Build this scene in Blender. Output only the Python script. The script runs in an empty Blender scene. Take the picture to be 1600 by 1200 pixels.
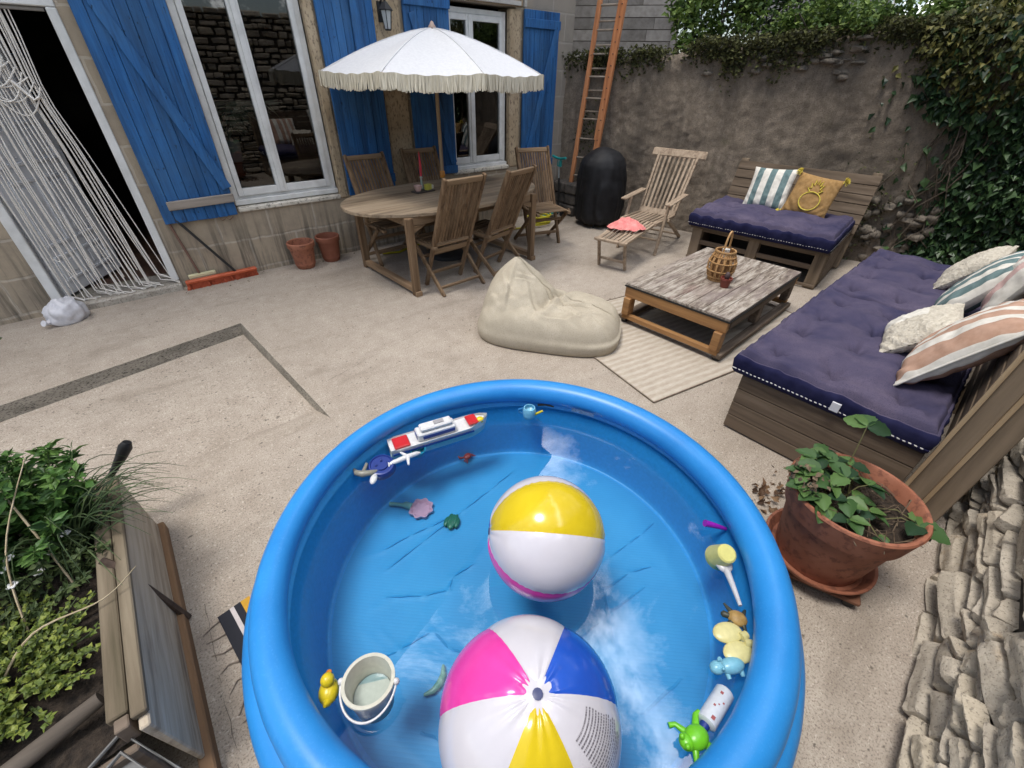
import bpy, bmesh, math, random
import numpy as np
from mathutils import Vector, Matrix, noise
R = math.radians
sc = bpy.context.scene
col = sc.collection

# ---------------------------------------------------------------- camera
cam_d = bpy.data.cameras.new("camera"); cam = bpy.data.objects.new("camera", cam_d); col.objects.link(cam)
cam_d.sensor_fit = 'HORIZONTAL'; cam_d.sensor_width = 36.0; cam_d.lens = 674.7165 / 1600 * 36
cam_d.clip_start = 0.03; cam_d.clip_end = 600
PITCH, YAW, ROLL = 0.623216582, 0.864075931, 0.0202961663
fw = Vector((math.cos(YAW)*math.cos(PITCH), math.sin(YAW)*math.cos(PITCH), -math.sin(PITCH)))
rt = Vector((math.sin(YAW), -math.cos(YAW), 0)); up = rt.cross(fw)
r_ = rt*math.cos(ROLL) + up*math.sin(ROLL); u_ = up*math.cos(ROLL) - rt*math.sin(ROLL)
M = Matrix((r_, u_, -fw)).transposed().to_4x4(); M.translation = Vector((0, 0, 1.8))
cam.matrix_world = M
sc.camera = cam

# ---------------------------------------------------------------- sky, sun, exposure
SUN_EL, SUN_AZ = R(73), R(163)          # azimuth measured from +x towards +y
w = bpy.data.worlds.new("World"); sc.world = w; w.use_nodes = True
nt = w.node_tree; N = nt.nodes; L = nt.links
for n in list(N): N.remove(n)
out = N.new('ShaderNodeOutputWorld'); bg = N.new('ShaderNodeBackground')
sky = N.new('ShaderNodeTexSky'); sky.sky_type = 'NISHITA'; sky.sun_disc = False
sky.sun_elevation = SUN_EL; sky.sun_rotation = R(90) - SUN_AZ
sky.air_density = 1.0; sky.dust_density = 1.5; sky.ozone_density = 1.0
tc = N.new('ShaderNodeTexCoord'); mp = N.new('ShaderNodeMapping'); mp.inputs['Scale'].default_value = (1.0, 1.0, 1.5)
cn = N.new('ShaderNodeTexNoise'); cn.inputs['Scale'].default_value = 3.6; cn.inputs['Detail'].default_value = 12; cn.inputs['Roughness'].default_value = .7; cn.inputs['Distortion'].default_value = .55
cr = N.new('ShaderNodeValToRGB'); cr.color_ramp.elements[0].position = .56; cr.color_ramp.elements[0].color = (.012, .012, .012, 1); cr.color_ramp.elements[1].position = .76
mx = N.new('ShaderNodeMix'); mx.data_type = 'RGBA'; mx.inputs['B'].default_value = (62, 61.5, 60.5, 1)
L.new(tc.outputs['Generated'], mp.inputs['Vector']); L.new(mp.outputs['Vector'], cn.inputs['Vector']); 
# a bank of cloud stretched across the sky above the far end of the house
vn = N.new('ShaderNodeVectorMath'); vn.operation = 'NORMALIZE'; L.new(tc.outputs['Generated'], vn.inputs[0])
vd = N.new('ShaderNodeVectorMath'); vd.operation = 'DOT_PRODUCT'; vd.inputs[1].default_value = (.843, -.434, -.318); L.new(vn.outputs[0], vd.inputs[0])
wb_ = N.new('ShaderNodeMath'); wb_.operation = 'MULTIPLY_ADD'; wb_.inputs[1].default_value = .16; L.new(cn.outputs['Fac'], wb_.inputs[0]); L.new(vd.outputs['Value'], wb_.inputs[2])
ab = N.new('ShaderNodeMath'); ab.operation = 'SUBTRACT'; ab.inputs[1].default_value = .085; L.new(wb_.outputs[0], ab.inputs[0])
ab2 = N.new('ShaderNodeMath'); ab2.operation = 'ABSOLUTE'; L.new(ab.outputs[0], ab2.inputs[0])
bd_ = N.new('ShaderNodeMapRange'); bd_.inputs['From Min'].default_value = .11; bd_.inputs['From Max'].default_value = 0; bd_.inputs['To Max'].default_value = .22; L.new(ab2.outputs[0], bd_.inputs['Value'])
sm_ = N.new('ShaderNodeMath'); sm_.operation = 'ADD'; L.new(cn.outputs['Fac'], sm_.inputs[0]); L.new(bd_.outputs[0], sm_.inputs[1]); L.new(sm_.outputs[0], cr.inputs['Fac'])
L.new(cr.outputs['Color'], mx.inputs['Factor']); L.new(sky.outputs['Color'], mx.inputs['A']); L.new(mx.outputs['Result'], bg.inputs['Color'])
bg.inputs['Strength'].default_value = 0.14
L.new(bg.outputs['Background'], out.inputs['Surface'])
sd = bpy.data.lights.new("sun", 'SUN'); sd.energy = 2.6; sd.angle = R(17); sd.color = (1, .965, .92)
so = bpy.data.objects.new("sun", sd); col.objects.link(so)
sv = Vector((math.cos(SUN_EL)*math.cos(SUN_AZ), math.cos(SUN_EL)*math.sin(SUN_AZ), math.sin(SUN_EL)))
so.rotation_euler = sv.to_track_quat('Z', 'Y').to_euler(); so.location = sv*40
sc.view_settings.view_transform = 'Standard'; sc.view_settings.look = 'None'
sc.view_settings.exposure = 0.10; sc.view_settings.gamma = 1
sc.cycles.max_bounces = 8; sc.cycles.transparent_max_bounces = 12; sc.cycles.use_denoising = True
sc.cycles.caustics_reflective = False; sc.cycles.caustics_refractive = False

# ---------------------------------------------------------------- materials
MC = {}
def new_mat(name):
    m = bpy.data.materials.new(name); m.use_nodes = True
    return m, m.node_tree.nodes, m.node_tree.links, m.node_tree.nodes['Principled BSDF']
def srgb(r, g, b):
    f = lambda c: (c/255/12.92) if c <= 10 else (((c/255)+.055)/1.055)**2.4
    return (f(r), f(g), f(b), 1)
def coords(N, L, stretch=(1, 1, 1), rot=(0, 0, 0)):
    t = N.new('ShaderNodeTexCoord'); m = N.new('ShaderNodeMapping')
    m.inputs['Scale'].default_value = stretch; m.inputs['Rotation'].default_value = rot
    L.new(t.outputs['Object'], m.inputs['Vector']); return m.outputs['Vector']
def tex(N, L, vec, scale, detail=5, rough=.6, dist=0):
    n = N.new('ShaderNodeTexNoise'); n.inputs['Scale'].default_value = scale; n.inputs['Detail'].default_value = detail
    n.inputs['Roughness'].default_value = rough; n.inputs['Distortion'].default_value = dist
    L.new(vec, n.inputs['Vector']); return n.outputs['Fac']
def ramp(N, L, fac, stops):
    r = N.new('ShaderNodeValToRGB'); e = r.color_ramp.elements
    while len(e) < len(stops): e.new(.5)
    for k, (p, c) in enumerate(stops):
        e[k].position = p; e[k].color = c if len(c) == 4 else (*c, 1)
    L.new(fac, r.inputs['Fac']); return r.outputs['Color']
def mixc(N, L, fac, a, b, mode='MIX'):
    m = N.new('ShaderNodeMix'); m.data_type = 'RGBA'; m.blend_type = mode
    for s, v in (('Factor', fac), ('A', a), ('B', b)):
        if isinstance(v, (int, float)): m.inputs[s].default_value = v
        elif isinstance(v, tuple): m.inputs[s].default_value = v if len(v) == 4 else (*v, 1)
        else: L.new(v, m.inputs[s])
    return m.outputs['Result']
def bump(N, L, bsdf, h, strength=.3, dist=.01):
    b = N.new('ShaderNodeBump'); b.inputs['Strength'].default_value = strength; b.inputs['Distance'].default_value = dist
    L.new(h, b.inputs['Height']); L.new(b.outputs['Normal'], bsdf.inputs['Normal'])
def two(name, c1, c2, scale=6, stretch=(1, 1, 1), rough=.7, bs=.2, bd=.004, fine=None, c3=None, spec=.4, lo=.35, hi=.65, dist=0, coat=0, sub=0):
    """two noise-mixed colours, optional darker fine speckle c3 at scale 'fine', bump from the same noise"""
    if name in MC: return MC[name]
    m, N, L, b = new_mat(name); v = coords(N, L, stretch)
    f = tex(N, L, v, scale, 7, .6, dist); c = ramp(N, L, f, [(lo, c1), (hi, c2)])
    h = f
    if fine:
        g = tex(N, L, v, fine, 3, .6); c = mixc(N, L, ramp(N, L, g, [(.36, (1, 1, 1)), (.48, (0, 0, 0))]), c, c3)
        h = g
    L.new(c, b.inputs['Base Color']); b.inputs['Roughness'].default_value = rough; b.inputs['Specular IOR Level'].default_value = spec
    b.inputs['Coat Weight'].default_value = coat; b.inputs['Coat Roughness'].default_value = .08
    if sub: b.inputs['Subsurface Weight'].default_value = sub; b.inputs['Subsurface Radius'].default_value = (.02, .02, .02)
    if bs: bump(N, L, b, h, bs, bd)
    MC[name] = m; return m
def wood(name, c1, c2, c3, axis=0, scale=9, rough=.75, bs=.35):
    """grain stretched along one axis; every board (mesh island) a little different"""
    if name in MC: return MC[name]
    m, N, L, b = new_mat(name); st = [1, 1, 1]; st[axis] = .07
    v = coords(N, L, tuple(st))
    g = N.new('ShaderNodeNewGeometry'); isl = g.outputs['Random Per Island']
    add = N.new('ShaderNodeVectorMath'); add.operation = 'ADD'; L.new(v, add.inputs[0])
    sc_ = N.new('ShaderNodeVectorMath'); sc_.operation = 'SCALE'; sc_.inputs[0].default_value = (7.3, 3.1, 5.7); L.new(isl, sc_.inputs['Scale'])
    L.new(sc_.outputs[0], add.inputs[1]); v = add.outputs[0]
    f = tex(N, L, v, scale*4, 6, .65, .3); f2 = tex(N, L, v, scale*.5, 4, .6)
    c = ramp(N, L, f, [(.3, c3), (.5, c1), (.72, c2)])
    c = mixc(N, L, ramp(N, L, f2, [(.35, (0, 0, 0)), (.7, (.75, .75, .75))]), c, c2)
    hsv = N.new('ShaderNodeHueSaturation'); mr = N.new('ShaderNodeMapRange'); mr.inputs['To Min'].default_value = .72; mr.inputs['To Max'].default_value = 1.22
    L.new(isl, mr.inputs['Value']); L.new(mr.outputs[0], hsv.inputs['Value']); L.new(c, hsv.inputs['Color'])
    L.new(hsv.outputs[0], b.inputs['Base Color']); b.inputs['Roughness'].default_value = rough; b.inputs['Specular IOR Level'].default_value = .25
    bump(N, L, b, f, bs, .004)
    MC[name] = m; return m
def plain(name, c, rough=.5, spec=.5, metal=0, coat=0, bs=0, scale=60):
    if name in MC: return MC[name]
    m, N, L, b = new_mat(name); v = coords(N, L)
    f = tex(N, L, v, scale, 4, .6)
    d = tuple(x*.86 for x in c[:3])
    L.new(ramp(N, L, f, [(.3, d), (.7, c)]), b.inputs['Base Color'])
    b.inputs['Roughness'].default_value = rough; b.inputs['Specular IOR Level'].default_value = spec; b.inputs['Metallic'].default_value = metal
    b.inputs['Coat Weight'].default_value = coat; b.inputs['Coat Roughness'].default_value = .06
    if bs: bump(N, L, b, f, bs, .002)
    MC[name] = m; return m
def leafmat(name, c1, c2, c3, rough=.5):
    if name in MC: return MC[name]
    m, N, L, b = new_mat(name)
    g = N.new('ShaderNodeNewGeometry')
    c = ramp(N, L, g.outputs['Random Per Island'], [(0, c3), (.45, c1), (1, c2)])
    L.new(c, b.inputs['Base Color']); b.inputs['Roughness'].default_value = rough; b.inputs['Specular IOR Level'].default_value = .35
    tr = N.new('ShaderNodeBsdfTranslucent'); ms = N.new('ShaderNodeMixShader'); ms.inputs[0].default_value = .22
    L.new(c, tr.inputs['Color']); L.new(b.outputs[0], ms.inputs[1]); L.new(tr.outputs[0], ms.inputs[2])
    L.new(ms.outputs[0], N['Material Output'].inputs['Surface'])
    MC[name] = m; return m

# ---------------------------------------------------------------- mesh building
class MB:
    def __init__(s): s.v = []; s.f = []; s.m = []
    def add(s, vs, fs, mi=0):
        o = len(s.v); s.v += [tuple(p) for p in vs]; s.f += [tuple(i+o for i in f) for f in fs]; s.m += [mi]*len(fs); return s
    def hexa(s, p, mi=0):      # 8 points: bottom 4 (ccw from above), top 4
        return s.add(p, [(3, 2, 1, 0), (4, 5, 6, 7), (0, 1, 5, 4), (1, 2, 6, 5), (2, 3, 7, 6), (3, 0, 4, 7)], mi)
    def box(s, x0, x1, y0, y1, z0, z1, mi=0):
        return s.hexa([(x0, y0, z0), (x1, y0, z0), (x1, y1, z0), (x0, y1, z0), (x0, y0, z1), (x1, y0, z1), (x1, y1, z1), (x0, y1, z1)], mi)
    def beam(s, a, b, wd, th, side=(0, 0, 1), mi=0):   # bar from a to b; wd across, th along 'side'
        a, b = Vector(a), Vector(b); d = (b-a).normalized(); sd_ = Vector(side); n = d.cross(sd_)
        if n.length < 1e-4: n = d.cross(Vector((1, 0, 0)))
        n.normalize(); t = n.cross(d).normalized(); n *= wd/2; t *= th/2
        q = lambda p: [p-n-t, p+n-t, p+n+t, p-n+t]
        A, B = q(a), q(b)
        return s.add(A+B, [(0, 1, 2, 3), (7, 6, 5, 4), (4, 5, 1, 0), (5, 6, 2, 1), (6, 7, 3, 2), (7, 4, 0, 3)], mi)
    def tube(s, pts, r, n=8, mi=0, cap=True, closed=False):
        pts = [Vector(p) for p in pts]; k = len(pts); rr = r if hasattr(r, '__len__') else [r]*k
        vs = []; ref = None
        for i, p in enumerate(pts):
            a = pts[(i-1) % k] if (i or closed) else p; b = pts[(i+1) % k] if (i < k-1 or closed) else p
            d = (b-a); d = d.normalized() if d.length > 1e-9 else Vector((0, 0, 1))
            if ref is None:
                ref = d.cross(Vector((0, 0, 1)));
                if ref.length < .05: ref = d.cross(Vector((1, 0, 0)))
            ref = (ref - d*ref.dot(d)).normalized(); q = d.cross(ref)
            vs += [p + (ref*math.cos(2*math.pi*j/n) + q*math.sin(2*math.pi*j/n))*rr[i] for j in range(n)]
        fs = []
        for i in range(k if closed else k-1):
            for j in range(n):
                a = i*n+j; b = i*n+(j+1) % n; i2 = ((i+1) % k)*n
                fs.append((a, b, i2+(j+1) % n, i2+j))
        if cap and not closed: fs += [tuple(range(n))[::-1], tuple(range((k-1)*n, k*n))]
        return s.add(vs, fs, mi)
    def lathe(s, prof, n=32, c=(0, 0, 0), mi=0, capb=True, capt=False, fx=None):
        vs = []; fs = []
        for (r, z) in prof:
            for j in range(n):
                a = 2*math.pi*j/n; x, y, zz = r*math.cos(a), r*math.sin(a), z
                if fx: x, y, zz = fx(x, y, zz, a)
                vs.append((c[0]+x, c[1]+y, c[2]+zz))
        for i in range(len(prof)-1):
            for j in range(n): fs.append((i*n+j, i*n+(j+1) % n, (i+1)*n+(j+1) % n, (i+1)*n+j))
        if capb: fs.append(tuple(range(n))[::-1])
        if capt: fs.append(tuple(range((len(prof)-1)*n, len(prof)*n)))
        return s.add(vs, fs, mi)
    def grid(s, nu, nv, fn, mi=0, flip=False):     # fn(u,v) u,v in 0..1
        vs = [fn(i/nu, j/nv) for j in range(nv+1) for i in range(nu+1)]; w_ = nu+1
        fs = [(j*w_+i, j*w_+i+1, (j+1)*w_+i+1, (j+1)*w_+i) for j in range(nv) for i in range(nu)]
        if flip: fs = [f[::-1] for f in fs]
        return s.add(vs, fs, mi)
    def ball(s, c, r, n=16, m=10, mi=0, fx=None):
        rx, ry, rz = r if hasattr(r, '__len__') else (r, r, r)
        vs = [(0, 0, 1)] + [(math.sin(math.pi*i/m)*math.cos(2*math.pi*j/n), math.sin(math.pi*i/m)*math.sin(2*math.pi*j/n), math.cos(math.pi*i/m)) for i in range(1, m) for j in range(n)] + [(0, 0, -1)]
        if fx: vs = [fx(*p) for p in vs]
        vs = [(c[0]+x*rx, c[1]+y*ry, c[2]+z*rz) for x, y, z in vs]
        fs = [(0, 1+j, 1+(j+1) % n) for j in range(n)]
        for i in range(m-2):
            for j in range(n): a = 1+i*n; fs.append((a+j, a+n+j, a+n+(j+1) % n, a+(j+1) % n))
        a = 1+(m-2)*n; fs += [(a+(j+1) % n, a+j, len(vs)-1) for j in range(n)]
        return s.add(vs, fs, mi)
    def xf(s, M_):
        s.v = [tuple(M_ @ Vector(p)) for p in s.v]; return s
    def merge(s, o, M_=None, mi=None):
        return s.add([tuple(M_ @ Vector(p)) for p in o.v] if M_ else o.v, o.f, 0) if mi is None else s.add([tuple(M_ @ Vector(p)) for p in o.v] if M_ else o.v, o.f, mi)
    def build(s, name, mats, parent=None, smooth=None, bevel=0, subdiv=0, loc=None):
        me = bpy.data.meshes.new(name); me.from_pydata(s.v, [], s.f); me.update()
        mats = mats if isinstance(mats, (list, tuple)) else [mats]
        for m in mats: me.materials.append(m)
        if len(mats) > 1: me.polygons.foreach_set('material_index', s.m)
        if smooth is not None:
            me.polygons.foreach_set('use_smooth', [True]*len(me.polygons))
            if smooth < 180: me.set_sharp_from_angle(angle=R(smooth))
        o = bpy.data.objects.new(name, me); col.objects.link(o)
        if parent: o.parent = parent
        if loc: o.location = loc
        if bevel:
            b = o.modifiers.new('bevel', 'BEVEL'); b.width = bevel; b.segments = 1; b.limit_method = 'ANGLE'; b.angle_limit = R(40)
        if subdiv:
            b = o.modifiers.new('subd', 'SUBSURF'); b.levels = subdiv; b.render_levels = subdiv
        return o
def tag(o, label, cat, group=None, kind=None):
    o['label'] = label
    if cat: o['category'] = cat
    if group: o['group'] = group
    if kind: o['kind'] = kind
    return o
def struct(o, label=None):
    o['kind'] = 'structure'
    if label: o['label'] = label
    return o
def thing(name, label, cat, loc=(0, 0, 0), rz=0, group=None):
    o = bpy.data.objects.new(name, None); col.objects.link(o); o.location = loc; o.rotation_euler = (0, 0, rz); o.empty_display_size = .1
    return tag(o, label, cat, group)
def copy_tree(o, parent=None):
    c = o.copy(); col.objects.link(c)
    if parent: c.parent = parent
    for ch in [q for q in bpy.data.objects if q.parent == o]: copy_tree(ch, c)
    return c
def nz(x, y, z, s=1.0): return noise.noise(Vector((x*s, y*s, z*s)))
def leaves(mb, pts, size, rnd, up=.5, long=1.6, var=.35, dirs=None, fold=.25, mi=0):
    """small folded leaves at the given points"""
    for k, p in enumerate(pts):
        d = Vector((rnd.gauss(0, 1), rnd.gauss(0, 1), rnd.gauss(0, 1)*.6)) if dirs is None else Vector(dirs[k]) + Vector((rnd.gauss(0, .35), rnd.gauss(0, .35), rnd.gauss(0, .35)))
        if d.length < 1e-3: continue
        d.normalize(); n = Vector((rnd.gauss(0, .6), rnd.gauss(0, .6), up)); n = n - d*n.dot(d)
        if n.length < 1e-3: continue
        n.normalize(); b = d.cross(n); s_ = size*(1+rnd.uniform(-var, var)); p = Vector(p)
        a = p; t = p + d*s_*long - n*s_*.25; m1 = p + d*s_*long*.45
        l1 = m1 + b*s_*.5 + n*s_*fold; l2 = m1 - b*s_*.5 + n*s_*fold
        mb.add([a, l1, t, l2, m1], [(0, 4, 1), (4, 2, 1), (0, 3, 4), (4, 3, 2)], mi)
# ================================================================ GROUND
def ground_mat():
    m, N, L, b = new_mat('patio_concrete'); v = coords(N, L)
    big = tex(N, L, v, 1.1, 6, .6); mid = tex(N, L, v, 9, 5, .7); fin = tex(N, L, v, 130, 3, .75); sp = tex(N, L, v, 75, 2, .6)
    c = ramp(N, L, big, [(.3, (.325, .275, .22)), (.5, (.40, .343, .278)), (.72, (.47, .41, .335))])
    c = mixc(N, L, .45, c, ramp(N, L, mid, [(.3, (.30, .25, .20)), (.7, (.5, .44, .37))]))
    c = mixc(N, L, ramp(N, L, fin, [(.36, (.85, .85, .85)), (.50, (0, 0, 0))]), c, (.17, .135, .11))
    c = mixc(N, L, ramp(N, L, sp, [(.60, (0, 0, 0)), (.70, (.7, .7, .7))]), c, (.6, .53, .45))
    sp2 = tex(N, L, v, 38, 2, .5); c = mixc(N, L, ramp(N, L, sp2, [(.27, (.8, .8, .8)), (.34, (0, 0, 0))]), c, (.10, .085, .07))
    st = tex(N, L, coords(N, L, (.5, 1.6, 1), (0, 0, R(25))), 1.7, 7, .7, .4)
    c = mixc(N, L, ramp(N, L, st, [(.52, (0, 0, 0)), (.68, (.45, .45, .45))]), c, (.20, .165, .13))
    L.new(c, b.inputs['Base Color']); b.inputs['Roughness'].default_value = .9; b.inputs['Specular IOR Level'].default_value = .2
    bump(N, L, b, fin, .5, .006); return m
G = ground_mat()
def ground():
    me = bpy.data.meshes.new('patio_ground'); bm = bmesh.new()
    outer = [(-6, -3), (9, -3), (9, 6.2), (-6, 6.2)]
    hole = [(-1.6, 2.34), (.485, 2.34), (.47, 2.56), (.36, 4.07), (-1.6, 3.69)]
    def loop(ps): 
        vs = [bm.verts.new((x, y, 0)) for x, y in ps]; return [bm.edges.new((vs[i], vs[(i+1) % len(vs)])) for i in range(len(vs))]
    bmesh.ops.triangle_fill(bm, use_beauty=True, edges=loop(outer)+loop(hole))
    bmesh.ops.recalc_face_normals(bm, faces=bm.faces)
    for f in bm.faces:
        if f.normal.z < 0: f.normal_flip()
    d1, d2 = -.075, -.10
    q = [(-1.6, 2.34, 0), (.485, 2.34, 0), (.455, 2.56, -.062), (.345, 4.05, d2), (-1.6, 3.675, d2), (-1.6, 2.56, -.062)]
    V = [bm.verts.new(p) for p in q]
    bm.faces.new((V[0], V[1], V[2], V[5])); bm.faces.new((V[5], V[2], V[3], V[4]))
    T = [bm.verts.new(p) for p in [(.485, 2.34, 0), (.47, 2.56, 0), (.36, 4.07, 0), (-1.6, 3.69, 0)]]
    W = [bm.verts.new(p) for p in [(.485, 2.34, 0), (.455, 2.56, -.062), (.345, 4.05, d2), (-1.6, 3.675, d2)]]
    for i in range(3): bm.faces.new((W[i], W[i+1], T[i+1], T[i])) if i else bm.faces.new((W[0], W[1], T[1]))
    bm.normal_update()
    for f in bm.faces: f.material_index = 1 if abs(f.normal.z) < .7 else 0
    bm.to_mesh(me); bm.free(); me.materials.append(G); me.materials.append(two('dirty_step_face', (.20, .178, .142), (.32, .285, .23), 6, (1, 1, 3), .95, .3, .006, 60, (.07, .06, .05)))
    o = bpy.data.objects.new('patio_ground', me); col.objects.link(o); struct(o, 'pale pebbled concrete patio with a shallow sunken rectangle')
    # worn joints between the slabs (fine grooves filled with dirt)
    j = MB(); jm = two('joint_dirt', (.10, .085, .065), (.25, .21, .17), 30, rough=.95)
    rnd = random.Random(5)
    for a, b in (((-.40, .3), (-.365, 1.5)), ((.62, 2.75), (1.55, 3.0))):
        n = 26; pts = [(a[0]+(b[0]-a[0])*i/n+rnd.gauss(0, .0022), a[1]+(b[1]-a[1])*i/n+rnd.gauss(0, .0022)) for i in range(n+1)]
        d = Vector((b[0]-a[0], b[1]-a[1])).normalized(); p = Vector((-d.y, d.x))
        for i in range(n):
            if rnd.random() < .22: continue
            w0, w1 = rnd.uniform(.0006, .0018), rnd.uniform(.0006, .0018)
            A, B = Vector(pts[i]), Vector(pts[i+1])
            j.add([(*(A-p*w0), .003), (*(B-p*w1), .003), (*(B+p*w1), .003), (*(A+p*w0), .003)], [(0, 1, 2, 3)])
    struct(j.build('slab_joint', jm), 'thin dirt filled joints between the concrete slabs')
ground()
# bits of leaf and grit lying about
db = MB(); rnd = random.Random(40); pts = []
while len(pts) < 150:
    x, y = rnd.uniform(-.3, 5.2), rnd.uniform(-.3, 5.1)
    if math.hypot(x-.7, y-.74) < 1.0: continue
    if rnd.random() < .5: y = 5.2-abs(rnd.gauss(0, .12)); 
    if -1.6 < x < .49 and 2.3 < y < 4.1: continue
    pts.append((x, y, .004+rnd.random()*.004))
leaves(db, pts, .010, rnd, 2.5, 1.6, .6)
tag(db.build('leaf_litter', leafmat('litter', (.13, .09, .055), (.22, .17, .11), (.05, .038, .026), .9)), 'specks of dead leaf and grit scattered over the patio', 'litter', kind='stuff')
t = MB().add([(-200, -200, -.16), (200, -200, -.16), (200, 200, -.16), (-200, 200, -.16)], [(0, 1, 2, 3)])
struct(t.build('terrain', two('far_ground', (.10, .11, .05), (.2, .18, .11), .3, rough=.95)), 'grassy land round the courtyard')

# ================================================================ HOUSE
YF = 5.25
def block_mat():
    m, N, L, b = new_mat('house_blockwork')
    t = N.new('ShaderNodeTexCoord'); sp = N.new('ShaderNodeSeparateXYZ'); cb = N.new('ShaderNodeCombineXYZ')
    L.new(t.outputs['Object'], sp.inputs[0]); L.new(sp.outputs['X'], cb.inputs['X']); L.new(sp.outputs['Z'], cb.inputs['Y'])
    v0 = cb.outputs[0]; wob = N.new('ShaderNodeTexNoise'); wob.inputs['Scale'].default_value = 7; L.new(t.outputs['Object'], wob.inputs['Vector'])
    ad = N.new('ShaderNodeVectorMath'); ad.operation = 'MULTIPLY_ADD'; ad.inputs[1].default_value = (.035, .035, 0); L.new(wob.outputs['Color'], ad.inputs[0]); L.new(v0, ad.inputs[2])
    br = N.new('ShaderNodeTexBrick'); br.inputs['Scale'].default_value = 1; br.inputs['Brick Width'].default_value = .47; br.inputs['Row Height'].default_value = .30
    br.inputs['Mortar Size'].default_value = .012; br.inputs['Mortar Smooth'].default_value = .3; br.inputs['Bias'].default_value = 0
    br.inputs['Color1'].default_value = (.37, .30, .215, 1); br.inputs['Color2'].default_value = (.31, .255, .19, 1); br.inputs['Mortar'].default_value = (.50, .44, .36, 1)
    of = N.new('ShaderNodeVectorMath'); of.operation = 'ADD'; of.inputs[1].default_value = (.1, .235, 0); L.new(ad.outputs[0], of.inputs[0]); L.new(of.outputs[0], br.inputs['Vector'])
    v = coords(N, L); f = tex(N, L, v, 5, 8, .7); fin = tex(N, L, v, 60, 4, .7)
    c = mixc(N, L, .45, br.outputs['Color'], ramp(N, L, f, [(.3, (.19, .165, .135)), (.5, (.34, .285, .215)), (.75, (.48, .40, .29))]))
    # grey, weathered towards the far end of the wall; tan dressed stone between the shutters
    fx = N.new('ShaderNodeMapRange'); fx.inputs['From Min'].default_value = 4.55; fx.inputs['From Max'].default_value = 4.75; L.new(sp.outputs['X'], fx.inputs['Value'])
    c = mixc(N, L, fx.outputs[0], c, mixc(N, L, .5, c, (.22, .215, .21)))
    # dark rain streaks below sills
    sv = N.new('ShaderNodeMapping'); sv.inputs['Scale'].default_value = (1, 1, .06); L.new(t.outputs['Object'], sv.inputs['Vector'])
    s = tex(N, L, sv.outputs[0], 16, 5, .7); zlow = N.new('ShaderNodeMapRange'); zlow.inputs['From Min'].default_value = .75; zlow.inputs['From Max'].default_value = .3
    L.new(sp.outputs['Z'], zlow.inputs['Value']); mm = N.new('ShaderNodeMath'); mm.operation = 'MULTIPLY'; L.new(zlow.outputs[0], mm.inputs[0])
    L.new(ramp(N, L, s, [(.45, (0, 0, 0)), (.62, (.75, .75, .75))]), mm.inputs[1]); c = mixc(N, L, mm.outputs[0], c, (.09, .08, .065))
    L.new(c, b.inputs['Base Color']); b.inputs['Roughness'].default_value = .92; b.inputs['Specular IOR Level'].default_value = .15
    h = mixc(N, L, .4, br.outputs['Fac'], fin); iv = N.new('ShaderNodeInvert'); L.new(h, iv.inputs['Color']); bump(N, L, b, iv.outputs[0], .55, .012)
    return m
HB = block_mat()
white_paint = two('white_window_paint', (.56, .56, .54), (.70, .70, .68), 7, rough=.42, bs=.05)
blue_paint = None
def shutter_paint():
    m, N, L, b = new_mat('blue_shutter_paint'); v = coords(N, L, (1, 1, .05)); g = N.new('ShaderNodeNewGeometry'); isl = g.outputs['Random Per Island']
    f = tex(N, L, v, 55, 6, .7, .2); c = ramp(N, L, f, [(.3, (.010, .050, .14)), (.52, (.017, .10, .28)), (.78, (.034, .155, .38))])
    chip = tex(N, L, coords(N, L, (1, 1, .25)), 42, 6, .75); c = mixc(N, L, ramp(N, L, chip, [(.64, (0, 0, 0)), (.69, (.75, .75, .75))]), c, (.085, .08, .075))
    fad = tex(N, L, coords(N, L), 2.5, 4, .6); c = mixc(N, L, ramp(N, L, fad, [(.38, (0, 0, 0)), (.72, (.55, .55, .55))]), c, (.05, .13, .25))
    gr_ = tex(N, L, coords(N, L, (1, 1, .12)), 9, 6, .7); c = mixc(N, L, ramp(N, L, gr_, [(.46, (0, 0, 0)), (.68, (.6, .6, .6))]), c, (.012, .03, .07))
    kn = tex(N, L, coords(N, L, (1, 1, .5)), 48, 2, .5); c = mixc(N, L, ramp(N, L, kn, [(.26, (.85, .85, .85)), (.33, (0, 0, 0))]), c, (.006, .014, .03))
    h = N.new('ShaderNodeHueSaturation'); mr = N.new('ShaderNodeMapRange'); mr.inputs['To Min'].default_value = .8; mr.inputs['To Max'].default_value = 1.15
    L.new(isl, mr.inputs['Value']); L.new(mr.outputs[0], h.inputs['Value']); L.new(c, h.inputs['Color']); L.new(h.outputs[0], b.inputs['Base Color'])
    b.inputs['Roughness'].default_value = .62; b.inputs['Specular IOR Level'].default_value = .3; bump(N, L, b, f, .3, .004); return m
blue_paint = shutter_paint()
old_wood = wood('weathered_bare_wood', (.20, .17, .14), (.32, .28, .24), (.09, .075, .06), 0, 8)
def glass_mat(name, tint=(.9, .95, .95), rough=.0, ior=1.5):
    m, N, L, b = new_mat(name); N.remove(b)
    fr = N.new('ShaderNodeFresnel'); fr.inputs['IOR'].default_value = ior
    t_ = N.new('ShaderNodeBsdfTransparent'); t_.inputs['Color'].default_value = (*tint, 1)
    g_ = N.new('ShaderNodeBsdfGlossy'); g_.inputs['Roughness'].default_value = rough; ms = N.new('ShaderNodeMixShader')
    L.new(fr.outputs[0], ms.inputs[0]); L.new(t_.outputs[0], ms.inputs[1]); L.new(g_.outputs[0], ms.inputs[2]); L.new(ms.outputs[0], N['Material Output'].inputs['Surface'])
    return m
pane_glass = glass_mat('window_glass', (.45, .5, .5), 0, 1.9)
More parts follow.
